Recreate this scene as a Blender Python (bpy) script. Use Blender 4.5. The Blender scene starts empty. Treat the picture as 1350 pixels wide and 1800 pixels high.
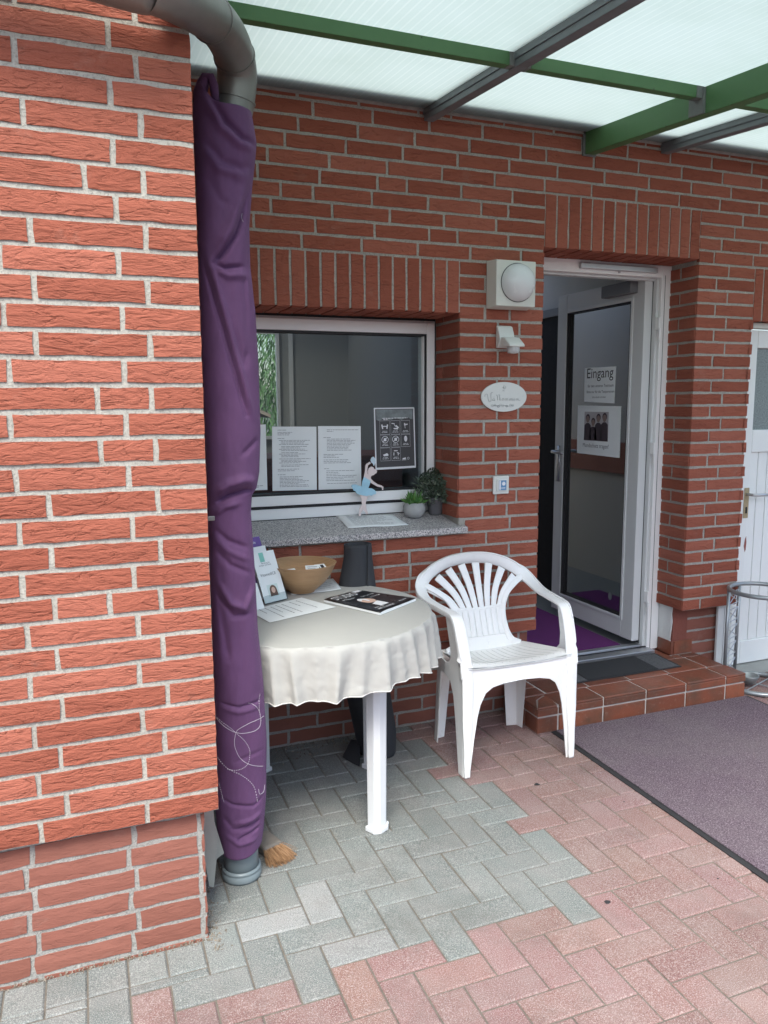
import bpy, bmesh, math, random
import numpy as np
from mathutils import Vector, Matrix, noise
from mathutils.geometry import tessellate_polygon
random.seed(7)
rnd = random.random
def U(a, b): return a + (b - a) * rnd()

# ------------------------------------------------------------------ scene, camera, light
sc = bpy.context.scene
H0 = 1.455                                    # eye height of the photographer
YAW, PIT, ROL, FPX = 0.3688, 0.1381, -0.0060, 1355.5
cy_, sy_, cp_, sp_ = math.cos(YAW), math.sin(YAW), math.cos(PIT), math.sin(PIT)
FW = Vector((sy_ * cp_, cy_ * cp_, -sp_)); RT = Vector((cy_, -sy_, 0)); UP = RT.cross(FW)
R2 = RT * math.cos(ROL) + UP * math.sin(ROL); U2 = -RT * math.sin(ROL) + UP * math.cos(ROL)
cam = bpy.data.cameras.new('camera'); camo = bpy.data.objects.new('camera', cam)
sc.collection.objects.link(camo); sc.camera = camo
M = Matrix((R2, U2, -FW)).transposed().to_4x4(); M.translation = Vector((0, 0, H0)); camo.matrix_world = M
cam.sensor_fit = 'HORIZONTAL'; cam.sensor_width = 36; cam.lens = FPX / 1350 * 36
cam.clip_start = .05; cam.clip_end = 500
sc.render.resolution_x = 768; sc.render.resolution_y = 1024

w = bpy.data.worlds.new('World'); sc.world = w; w.use_nodes = True
nt = w.node_tree; bg = nt.nodes['Background']
sky = nt.nodes.new('ShaderNodeTexSky'); sky.sky_type = 'NISHITA'; sky.sun_disc = False
SUN_EL, SUN_ROT = math.radians(56), math.radians(205)
sky.sun_elevation = SUN_EL; sky.sun_rotation = SUN_ROT
sky.air_density = 1.0; sky.dust_density = 3.0; sky.ozone_density = 1.0
nt.links.new(sky.outputs[0], bg.inputs[0]); bg.inputs[1].default_value = 0.13
sl = bpy.data.lights.new('sun', 'SUN'); sl.energy = 1.5; sl.angle = math.radians(28); sl.color = (.98, 1, .94)
so = bpy.data.objects.new('sun', sl); sc.collection.objects.link(so)
d_ = Vector((math.sin(SUN_ROT) * math.cos(SUN_EL), math.cos(SUN_ROT) * math.cos(SUN_EL), math.sin(SUN_EL)))
so.rotation_euler = d_.to_track_quat('Z', 'Y').to_euler()
sc.view_settings.view_transform = 'Standard'; sc.view_settings.look = 'None'
sc.view_settings.exposure = 1.65; sc.view_settings.gamma = 1

def ray(px, py): return FW + R2 * ((px - 675) / FPX) + U2 * ((900 - py) / FPX)
def onY(px, py, Y): d = ray(px, py); return d * (Y / d.y) + Vector((0, 0, H0))
def onX(px, py, X): d = ray(px, py); return d * (X / d.x) + Vector((0, 0, H0))
def onZ(px, py, Z): d = ray(px, py); return d * ((Z - H0) / d.z) + Vector((0, 0, H0))
def pj(p):
    v = Vector(p) - Vector((0, 0, H0)); d = v.dot(FW)
    return 675 + FPX * v.dot(R2) / d, 900 - FPX * v.dot(U2) / d

# ------------------------------------------------------------------ materials
def newmat(name):
    m = bpy.data.materials.new(name); m.use_nodes = True
    return m, m.node_tree, m.node_tree.nodes['Principled BSDF']
def N(nt, t, **k):
    n = nt.nodes.new(t)
    for a, b in k.items():
        if a.startswith('i_'):
            key = a[2:]; key = int(key) if key.isdigit() else key
            n.inputs[key].default_value = b
        else: setattr(n, a, b)
    return n
def L(nt, a, b): nt.links.new(a, b)
def coords(nt, scale=(1, 1, 1)):
    tc = N(nt, 'ShaderNodeTexCoord'); mp = N(nt, 'ShaderNodeMapping'); mp.inputs['Scale'].default_value = scale
    L(nt, tc.outputs['Object'], mp.inputs['Vector']); return mp.outputs['Vector']
def noise_n(nt, vec, sc_, det=4, rough=.55, dist=0):
    n = N(nt, 'ShaderNodeTexNoise'); n.inputs['Scale'].default_value = sc_; n.inputs['Detail'].default_value = det
    n.inputs['Roughness'].default_value = rough; n.inputs['Distortion'].default_value = dist
    L(nt, vec, n.inputs['Vector']); return n.outputs['Fac']
def ramp(nt, fac, stops):
    r = N(nt, 'ShaderNodeValToRGB'); e = r.color_ramp.elements
    while len(e) < len(stops): e.new(.5)
    for q, (p, c) in zip(e, stops): q.position = p; q.color = (c[0], c[1], c[2], 1) if hasattr(c, '__len__') else (c, c, c, 1)
    L(nt, fac, r.inputs[0]); return r.outputs[0]
def mixc(nt, fac, a, b, mode='MIX'):
    m = N(nt, 'ShaderNodeMix', data_type='RGBA', blend_type=mode)
    for s, v in ((m.inputs[0], fac), (m.inputs[6], a), (m.inputs[7], b)):
        if hasattr(v, 'is_output'): L(nt, v, s)
        else: s.default_value = v if not hasattr(v, '__len__') else (v[0], v[1], v[2], 1)
    return m.outputs[2]
def math_n(nt, op, a, b=0.):
    m = N(nt, 'ShaderNodeMath', operation=op)
    for s, v in zip(m.inputs, (a, b)):
        if hasattr(v, 'is_output'): L(nt, v, s)
        else: s.default_value = v
    return m.outputs[0]
def bump(nt, b, h, dist=.002, strength=1., normal=None):
    n = N(nt, 'ShaderNodeBump'); n.inputs['Distance'].default_value = dist; n.inputs['Strength'].default_value = strength
    L(nt, h, n.inputs['Height'])
    if normal: L(nt, normal, n.inputs['Normal'])
    L(nt, n.outputs[0], b.inputs['Normal']); return n.outputs[0]
_c = {}
def simple(name, col, rough=.5, metal=0., var=.08, vs=8., bs=0., bsc=60., spec=.5, coat=0.):
    if name in _c: return _c[name]
    m, nt, b = newmat(name); v = coords(nt)
    f = noise_n(nt, v, vs, 5, .6)
    c = mixc(nt, f, [x * (1 - var) for x in col], [min(1, x * (1 + var)) for x in col])
    L(nt, c, b.inputs['Base Color']); b.inputs['Metallic'].default_value = metal
    L(nt, math_n(nt, 'ADD', math_n(nt, 'MULTIPLY', noise_n(nt, v, vs * 3, 3), .18), rough - .09), b.inputs['Roughness'])
    b.inputs['Specular IOR Level'].default_value = spec
    if coat: b.inputs['Coat Weight'].default_value = coat
    if bs: bump(nt, b, noise_n(nt, v, bsc, 4), bs)
    _c[name] = m; return m

def brick_mat(name, dark, mid, light, relief=.006, stain=.25, along='x'):
    m, nt, b = newmat(name)
    sc_ = (9, 9, 30)
    v = coords(nt, sc_)
    geo = N(nt, 'ShaderNodeNewGeometry')
    isl = geo.outputs['Random Per Island']
    # every brick gets its own piece of the pattern
    off = N(nt, 'ShaderNodeVectorMath', operation='ADD')
    cmb = N(nt, 'ShaderNodeCombineXYZ'); L(nt, math_n(nt, 'MULTIPLY', isl, 37.), cmb.inputs[0]); L(nt, math_n(nt, 'MULTIPLY', isl, 91.), cmb.inputs[2])
    L(nt, v, off.inputs[0]); L(nt, cmb.outputs[0], off.inputs[1])
    vv = off.outputs[0]
    n1 = noise_n(nt, vv, 1.1, 4, .5, .7)
    rid = math_n(nt, 'ABSOLUTE', math_n(nt, 'SUBTRACT', n1, .5))          # creases where the noise crosses .5
    crease = ramp(nt, rid, [(0, 0.), (.02, .7), (.07, 1.)])
    msk = noise_n(nt, vv, 1.7, 2)                                        # only here and there
    crease = math_n(nt, 'MAXIMUM', crease, ramp(nt, msk, [(.46, 1.), (.56, 0.)]))
    n2 = noise_n(nt, vv, 1.6, 5, .62, 1.6)
    n3 = noise_n(nt, vv, 5., 4, .6, .6)
    base = ramp(nt, isl, [(0, dark), (.45, mid), (1, light)])
    patch = noise_n(nt, coords(nt, (3, 3, 3)), 1.3, 4)
    base = mixc(nt, math_n(nt, 'MULTIPLY', patch, stain), base, [x * .70 for x in mid])
    fine = noise_n(nt, coords(nt), 240., 3, .6)
    base = mixc(nt, math_n(nt, 'MULTIPLY', fine, .2), base, [min(1, x * 1.3) for x in light])
    crk = mixc(nt, math_n(nt, 'MULTIPLY', math_n(nt, 'SUBTRACT', 1., crease), .16), base, [x * .6 for x in dark])
    # pale lime bloom here and there
    bl = noise_n(nt, coords(nt, (2, 2, 2.5)), 4., 6, .7)
    crk = mixc(nt, math_n(nt, 'MULTIPLY', ramp(nt, bl, [(.6, 0.), (.78, 1.)]), .16), crk, (.42, .34, .28))
    L(nt, crk, b.inputs['Base Color']); b.inputs['Roughness'].default_value = .88; b.inputs['Specular IOR Level'].default_value = .2
    h = math_n(nt, 'ADD', math_n(nt, 'MULTIPLY', crease, .45), math_n(nt, 'MULTIPLY', n2, 1.5))
    h = math_n(nt, 'ADD', h, math_n(nt, 'MULTIPLY', n3, .45))
    h = math_n(nt, 'ADD', h, math_n(nt, 'MULTIPLY', fine, .08))
    bump(nt, b, h, relief)
    return m
def mortar_mat(name, c):
    m, nt, b = newmat(name); v = coords(nt)
    f = noise_n(nt, v, 9, 6, .65); g = noise_n(nt, v, 170, 4, .7)
    col = mixc(nt, f, [x * .72 for x in c], [x * 1.15 for x in c])
    col = mixc(nt, math_n(nt, 'MULTIPLY', ramp(nt, g, [(.50, 0.), (.60, 1.)]), .6), col, [x * .5 for x in c])
    col = mixc(nt, math_n(nt, 'MULTIPLY', ramp(nt, noise_n(nt, v, 60, 4, .7), [(.6, 0.), (.75, 1.)]), .6), col, [min(.8, x * 1.6) for x in c])
    L(nt, col, b.inputs['Base Color']); b.inputs['Roughness'].default_value = .95; b.inputs['Specular IOR Level'].default_value = .15
    bump(nt, b, math_n(nt, 'ADD', math_n(nt, 'MULTIPLY', g, .6), f), .004)
    return m
M_brick = brick_mat('rough_red_brick', (.24, .070, .043), (.295, .092, .058), (.35, .120, .080), relief=.0048)
M_plinth = brick_mat('smooth_brown_brick', (.20, .080, .058), (.235, .092, .068), (.26, .108, .08), relief=.0012, stain=.4)
M_mortar = mortar_mat('grey_mortar', (.405, .395, .35))
M_mortar_r = mortar_mat('rough_cement_mortar', (.34, .335, .31))

def paver_mat():
    m, nt, b = newmat('concrete_paver')
    a = N(nt, 'ShaderNodeAttribute', attribute_name='tint')
    v = coords(nt); g = noise_n(nt, v, 330, 3, .75); f = noise_n(nt, v, 5, 6, .7); h = noise_n(nt, v, 90, 4, .6)
    c = mixc(nt, math_n(nt, 'MULTIPLY', ramp(nt, g, [(.5, 0.), (.66, 1.)]), .55), a.outputs['Color'], (.52, .51, .49))
    c = mixc(nt, math_n(nt, 'MULTIPLY', ramp(nt, g, [(.32, 1.), (.46, 0.)]), .65), c, (.05, .05, .05))
    c = mixc(nt, math_n(nt, 'MULTIPLY', ramp(nt, f, [(.42, 0.), (.72, 1.)]), .32), c, (.30, .265, .25))
    c = mixc(nt, math_n(nt, 'MULTIPLY', ramp(nt, h, [(.6, 0.), (.75, 1.)]), .35), c, (.12, .11, .10))
    dd_ = noise_n(nt, v, 1.7, 7, .75); c = mixc(nt, math_n(nt, 'MULTIPLY', ramp(nt, dd_, [(.5, 0.), (.68, 1.)]), .4), c, (.085, .08, .07))
    L(nt, c, b.inputs['Base Color']); b.inputs['Roughness'].default_value = .9; b.inputs['Specular IOR Level'].default_value = .2
    bump(nt, b, math_n(nt, 'ADD', math_n(nt, 'MULTIPLY', g, .5), math_n(nt, 'MULTIPLY', h, .8)), .0025)
    return m
M_paver = paver_mat()
M_sand = simple('joint_sand', (.135, .12, .10), .95, var=.5, vs=60, bs=.003, bsc=200)
M_earth = simple('asphalt_yard', (.10, .10, .095), .95, var=.2, vs=3, bs=.003, bsc=120)
M_tile = None
def tile_mat():
    m, nt, b = newmat('terracotta_tile'); v = coords(nt)
    isl = N(nt, 'ShaderNodeNewGeometry').outputs['Random Per Island']
    base = ramp(nt, isl, [(0, (.13, .045, .028)), (.5, (.185, .058, .032)), (1, (.24, .078, .042))])
    f = noise_n(nt, v, 7, 5, .6); g = noise_n(nt, v, 60, 5, .7)
    c = mixc(nt, math_n(nt, 'MULTIPLY', ramp(nt, f, [(.45, 0.), (.7, 1.)]), .8), base, (.085, .055, .038))
    c = mixc(nt, math_n(nt, 'MULTIPLY', ramp(nt, g, [(.55, 0.), (.8, 1.)]), .4), c, (.34, .24, .18))
    L(nt, c, b.inputs['Base Color']); L(nt, ramp(nt, g, [(.3, .30), (.7, .55)]), b.inputs['Roughness'])
    bump(nt, b, g, .0006); return m
M_tile = tile_mat()
M_grout = simple('tile_grout', (.42, .39, .36), .95, var=.2, vs=30, bs=.001)
def granite():
    m, nt, b = newmat('speckled_granite'); v = coords(nt)
    vo = N(nt, 'ShaderNodeTexVoronoi'); vo.inputs['Scale'].default_value = 330; L(nt, v, vo.inputs['Vector'])
    g = noise_n(nt, v, 210, 3, .6, .5); r = N(nt, 'ShaderNodeSeparateColor'); L(nt, vo.outputs['Color'], r.inputs[0])
    c = ramp(nt, math_n(nt, 'ADD', math_n(nt, 'MULTIPLY', r.outputs[0], .6), math_n(nt, 'MULTIPLY', g, .5)), [(.2, (.03, .03, .035)), (.38, (.16, .16, .17)), (.52, (.33, .32, .32)), (.75, (.62, .60, .57))])
    L(nt, c, b.inputs['Base Color']); b.inputs['Roughness'].default_value = .45; bump(nt, b, g, .0004); return m
M_granite = granite()
M_pvc = simple('white_pvc', (.84, .85, .83), .38, var=.05, vs=3)
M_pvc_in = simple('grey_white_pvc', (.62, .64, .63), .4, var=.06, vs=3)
M_gasket = simple('black_rubber_seal', (.012, .012, .013), .6)
M_alu = simple('brushed_aluminium', (.52, .53, .54), .35, metal=.85, var=.1, vs=20)
def glass_mat(name, tint=(.78, .80, .79), rough=0.0, ior=1.5, boost=.0):
    m = bpy.data.materials.new(name); m.use_nodes = True; nt = m.node_tree; nt.nodes.clear()
    o = N(nt, 'ShaderNodeOutputMaterial'); mx = N(nt, 'ShaderNodeMixShader'); fr = N(nt, 'ShaderNodeFresnel'); fr.inputs[0].default_value = ior
    t = N(nt, 'ShaderNodeBsdfTransparent'); t.inputs[0].default_value = (*tint, 1)
    g = N(nt, 'ShaderNodeBsdfGlossy'); g.inputs['Roughness'].default_value = rough; g.inputs[0].default_value = (.9, .92, .92, 1)
    L(nt, math_n(nt, 'ADD', fr.outputs[0], boost), mx.inputs[0]); L(nt, t.outputs[0], mx.inputs[1]); L(nt, g.outputs[0], mx.inputs[2]); L(nt, mx.outputs[0], o.inputs[0])
    return m
M_glass = glass_mat('window_glass'); M_dglass = glass_mat('door_glass', (.62, .70, .68), .03, 1.5, .50)
def frost_mat():
    m = bpy.data.materials.new('rippled_glass'); m.use_nodes = True; nt = m.node_tree; b = nt.nodes['Principled BSDF']; v = coords(nt)
    f = noise_n(nt, v, 140, 4, .7); L(nt, ramp(nt, f, [(.3, (.10, .13, .13)), (.7, (.30, .34, .33))]), b.inputs['Base Color']); b.inputs['Roughness'].default_value = .25; bump(nt, b, f, .002); return m
M_frost = frost_mat()
def polycarb():
    m = bpy.data.materials.new('opal_twinwall_polycarbonate'); m.use_nodes = True; nt = m.node_tree; nt.nodes.clear()
    v = coords(nt); o = N(nt, 'ShaderNodeOutputMaterial')
    wv = N(nt, 'ShaderNodeTexWave', wave_type='BANDS', bands_direction='X'); wv.inputs['Scale'].default_value = 11.2; L(nt, v, wv.inputs['Vector'])
    line = ramp(nt, wv.outputs['Fac'], [(0, (.545, .605, .595)), (.80, (.532, .595, .585)), (.97, (.61, .655, .645))])
    blot = noise_n(nt, v, 2.2, 8, .72)
    col = mixc(nt, math_n(nt, 'MULTIPLY', ramp(nt, blot, [(.45, 0.), (.75, 1.)]), .5), line, (.46, .53, .50))
    t = N(nt, 'ShaderNodeBsdfTranslucent'); L(nt, col, t.inputs[0])
    df = N(nt, 'ShaderNodeBsdfDiffuse'); df.inputs[0].default_value = (.75, .8, .8, 1)
    gl = N(nt, 'ShaderNodeBsdfGlossy'); gl.inputs['Roughness'].default_value = .3; gl.inputs[0].default_value = (.9, .9, .9, 1)
    m1 = N(nt, 'ShaderNodeMixShader'); m1.inputs[0].default_value = .12; L(nt, t.outputs[0], m1.inputs[1]); L(nt, df.outputs[0], m1.inputs[2])
    m2 = N(nt, 'ShaderNodeMixShader'); m2.inputs[0].default_value = .05; L(nt, m1.outputs[0], m2.inputs[1]); L(nt, gl.outputs[0], m2.inputs[2])
    L(nt, m2.outputs[0], o.inputs[0]); return m
M_poly = polycarb()
def green_mat():
    m, nt, b = newmat('green_painted_steel'); v = coords(nt)
    f = noise_n(nt, v, 5, 5, .6); g = noise_n(nt, v, 38, 5, .7); k = noise_n(nt, v, 4.5, 3)
    c = mixc(nt, f, (.055, .145, .055), (.085, .20, .075))
    chip = math_n(nt, 'MULTIPLY', ramp(nt, g, [(.66, 0.), (.69, 1.)]), ramp(nt, k, [(.5, 0.), (.6, 1.)]))
    c = mixc(nt, chip, c, (.035, .03, .028)); L(nt, c, b.inputs['Base Color']); b.inputs['Roughness'].default_value = .55
    bump(nt, b, noise_n(nt, v, 30, 4), .0008); return m
M_green = green_mat()
M_galv = simple('galvanised_steel', (.17, .19, .20), .5, metal=.25, var=.25, vs=12, bs=.0004)
M_primer = simple('grey_primer', (.16, .18, .17), .7, var=.25, vs=30)
M_zinc = simple('weathered_zinc_pipe', (.21, .215, .20), .42, metal=.55, var=.28, vs=7, bs=.0006, bsc=25)
M_pvcpipe = simple('grey_pipe', (.17, .21, .225), .4, var=.12, vs=14, bs=.0003)
def cloth_mat(name, c1, c2, rough=.75, sheen=.4, wv=900, bsz=.0004):
    m, nt, b = newmat(name); v = coords(nt); f = noise_n(nt, v, 6, 5, .6); g = noise_n(nt, v, wv, 2)
    L(nt, mixc(nt, f, c1, c2), b.inputs['Base Color']); b.inputs['Roughness'].default_value = rough
    b.inputs['Sheen Weight'].default_value = sheen; b.inputs['Sheen Roughness'].default_value = .4; b.inputs['Sheen Tint'].default_value = (*[min(1, x * 2.2 + .1) for x in c2], 1)
    bump(nt, b, math_n(nt, 'ADD', math_n(nt, 'MULTIPLY', f, 3.), g), bsz); return m
M_purple = cloth_mat('purple_banner_fabric', (.068, .028, .080), (.112, .046, .128), .8, .4, 1100, .0009)
M_linen = cloth_mat('beige_table_linen', (.37, .37, .345), (.42, .42, .39), .85, .05, 700, .0006)
M_hem = cloth_mat('linen_hem', (.55, .545, .52), (.60, .59, .56), .85, .1)
M_black_fabric = cloth_mat('black_rolled_fabric', (.020, .022, .027), (.030, .033, .038), .8, .1, 500)
def scuffed(name, c):
    m, nt, b = newmat(name); v = coords(nt)
    f = noise_n(nt, v, 4, 4); g = noise_n(nt, coords(nt, (60, 60, 9)), 1.6, 5, .7, 1.5); k = noise_n(nt, v, 7, 3); q = noise_n(nt, v, 30, 5, .7)
    col = mixc(nt, f, [x * .95 for x in c], [min(1, x * 1.03) for x in c])
    col = mixc(nt, math_n(nt, 'MULTIPLY', math_n(nt, 'MULTIPLY', ramp(nt, g, [(.60, 0.), (.66, 1.)]), ramp(nt, k, [(.50, 0.), (.62, 1.)])), .35), col, (.42, .41, .38))
    col = mixc(nt, math_n(nt, 'MULTIPLY', ramp(nt, q, [(.55, 0.), (.8, 1.)]), .16), col, (.45, .43, .38))
    L(nt, col, b.inputs['Base Color']); L(nt, ramp(nt, q, [(.3, .33), (.7, .5)]), b.inputs['Roughness']); bump(nt, b, f, .0003); return m
M_plastic = scuffed('white_chair_plastic', (.85, .86, .84))
M_tableleg = scuffed('white_table_plastic', (.68, .70, .71))
M_paper = simple('white_paper', (.78, .81, .80), .85, var=.03, vs=5)
M_paper2 = simple('notice_paper', (.80, .84, .83), .85, var=.04, vs=15)  # sheets posted on window and door glass, slightly paler than the loose ones
M_ink = simple('black_ink', (.03, .03, .035), .8)
M_inkg = simple('grey_ink', (.16, .17, .18), .8)
M_inkw = simple('white_ink', (.75, .76, .77), .7)
M_black = simple('glossy_black_print', (.012, .012, .014), .3)
M_poster = simple('charcoal_print', (.06, .06, .062), .55, var=.15)
M_pgrey = simple('grey_photo_print', (.19, .22, .22), .6, var=.6, vs=40)
M_skinpk = simple('pale_pink_paint', (.70, .60, .57), .7)
M_ltblue = simple('light_blue_paint', (.34, .58, .70), .7, var=.25, vs=18)
M_teal = simple('mint_print', (.22, .52, .44), .6)
M_violet = simple('violet_print', (.12, .06, .26), .5, var=.5, vs=12)
M_skyblue = simple('pale_blue_print', (.28, .50, .75), .6)
M_face = simple('skin_print', (.62, .42, .33), .6); M_hair = simple('brown_hair_print', (.16, .09, .06), .6)
M_acryl = glass_mat('clear_acrylic', (.88, .90, .90), .12, 1.22, .0)
M_wood = None
def bamboo():
    m, nt, b = newmat('coiled_bamboo'); v = coords(nt, (1, 1, 1))
    wv = N(nt, 'ShaderNodeTexWave', wave_type='BANDS', bands_direction='Z'); wv.inputs['Scale'].default_value = 60; wv.inputs['Distortion'].default_value = 1.2; L(nt, v, wv.inputs['Vector'])
    f = noise_n(nt, coords(nt, (4, 4, 60)), 3, 4)
    c = mixc(nt, f, (.46, .265, .13), (.62, .40, .21)); c = mixc(nt, math_n(nt, 'MULTIPLY', wv.outputs['Fac'], .25), c, (.26, .12, .05))
    L(nt, c, b.inputs['Base Color']); b.inputs['Roughness'].default_value = .4; bump(nt, b, wv.outputs['Fac'], .002); return m
M_bamboo = bamboo()
M_creamm = simple('cream_lamp_housing', (.60, .62, .56), .5, var=.04)
M_opal = simple('opal_glass_dome', (.66, .70, .70), .25, var=.02)
M_ceramic = simple('cream_ceramic', (.62, .64, .60), .45, var=.04)
M_pot1 = simple('pale_concrete_pot', (.36, .37, .36), .85, var=.18, vs=40, bs=.0008)
M_pot2 = simple('dark_grey_pot', (.12, .12, .125), .85, var=.2, vs=40, bs=.0008)
M_soil = simple('potting_soil', (.03, .022, .018), .95, bs=.003)
def leaf_mat(name, a, b_, sp=.4):
    m, nt, b = newmat(name); isl = N(nt, 'ShaderNodeNewGeometry').outputs['Random Per Island']
    L(nt, ramp(nt, isl, [(0, a), (1, b_)]), b.inputs['Base Color']); b.inputs['Roughness'].default_value = .5; b.inputs['Specular IOR Level'].default_value = sp
    b.inputs['Subsurface Weight'].default_value = 0; return m
M_succ = leaf_mat('succulent_green', (.05, .15, .035), (.13, .27, .07))
M_leaf2 = leaf_mat('grey_green_leaf', (.06, .10, .065), (.28, .35, .26)); M_bud = leaf_mat('dark_green_bud', (.02, .035, .02), (.05, .07, .04))
M_willow = leaf_mat('willow_leaf', (.04, .11, .035), (.15, .28, .11)); M_bark = simple('bark', (.10, .075, .055), .9, var=.3, bs=.004)
def pile_mat():
    m, nt, b = newmat('speckled_entrance_pile'); v = coords(nt); g = noise_n(nt, v, 210, 3, .8); f = noise_n(nt, v, 2.2, 6, .7); k = noise_n(nt, v, 45, 3, .6)
    c = ramp(nt, g, [(.34, (.045, .034, .042)), (.52, (.140, .104, .126)), (.68, (.30, .25, .285))])
    c = mixc(nt, math_n(nt, 'MULTIPLY', ramp(nt, f, [(.4, 0.), (.7, 1.)]), .35), c, (.20, .18, .175))
    c = mixc(nt, math_n(nt, 'MULTIPLY', k, .2), c, (.08, .06, .075))
    L(nt, c, b.inputs['Base Color']); b.inputs['Roughness'].default_value = 1.; b.inputs['Specular IOR Level'].default_value = .1; bump(nt, b, g, .004); return m
M_mat = pile_mat()

M_rubber = simple('black_rubber_edge', (.02, .02, .022), .7, var=.3, vs=30)
def ribmat():
    m, nt, b = newmat('charcoal_doormat'); v = coords(nt); g = noise_n(nt, v, 260, 3, .7)
    c = ramp(nt, g, [(.4, (.010, .011, .013)), (.62, (.038, .040, .043))]); L(nt, c, b.inputs['Base Color']); b.inputs['Roughness'].default_value = .95; bump(nt, b, g, .003); return m
M_dmat = ribmat()
M_dmat2 = simple('embossed_doormat_band', (.085, .088, .092), .8, var=.5, vs=120, bs=.004, bsc=90)
M_carp = cloth_mat('violet_hall_carpet', (.085, .006, .095), (.12, .012, .13), .95, .2, 400, .002)
M_slate = simple('grey_threshold_plate', (.26, .28, .28), .45, metal=.2, var=.1, vs=8)
M_wall_in = simple('hall_plaster', (.56, .54, .50), .9, var=.04, vs=1.5)
M_wall_in2 = simple('room_plaster', (.40, .41, .39), .9, var=.05, vs=1.2)
M_dark = simple('dark_opening', (.012, .012, .013), .9)
M_brown = simple('brown_panel', (.27, .09, .07), .5, var=.2, vs=4)
M_pdoor = simple('white_painted_wood', (.76, .79, .77), .5, var=.04, vs=5, bs=.0005, bsc=14)
M_brass = simple('worn_brass', (.40, .33, .20), .5, metal=.3, var=.35, vs=60)
M_plaster = simple('chipped_white_plaster', (.66, .68, .66), .9, var=.07, vs=14, bs=.002, bsc=35)
M_steel = simple('silver_painted_tube', (.30, .33, .34), .35, metal=.5, var=.08, vs=10)
M_sawb = simple('saw_blade_steel', (.30, .33, .33), .35, metal=.6, var=.15, vs=12)
M_brush = simple('worn_brush_block', (.19, .17, .145), .9, var=.3, vs=25, bs=.003, bsc=60)
M_bristle = leaf_mat('amber_bristle', (.20, .105, .05), (.40, .25, .14)); M_thread = simple('silver_thread', (.48, .45, .50), .5)
M_flash = simple('lead_flashing', (.10, .10, .10), .7)
M_render = simple('upper_wall_render', (.40, .38, .35), .9)
M_debris = leaf_mat('dry_debris', (.09, .07, .05), (.21, .18, .14))

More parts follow.
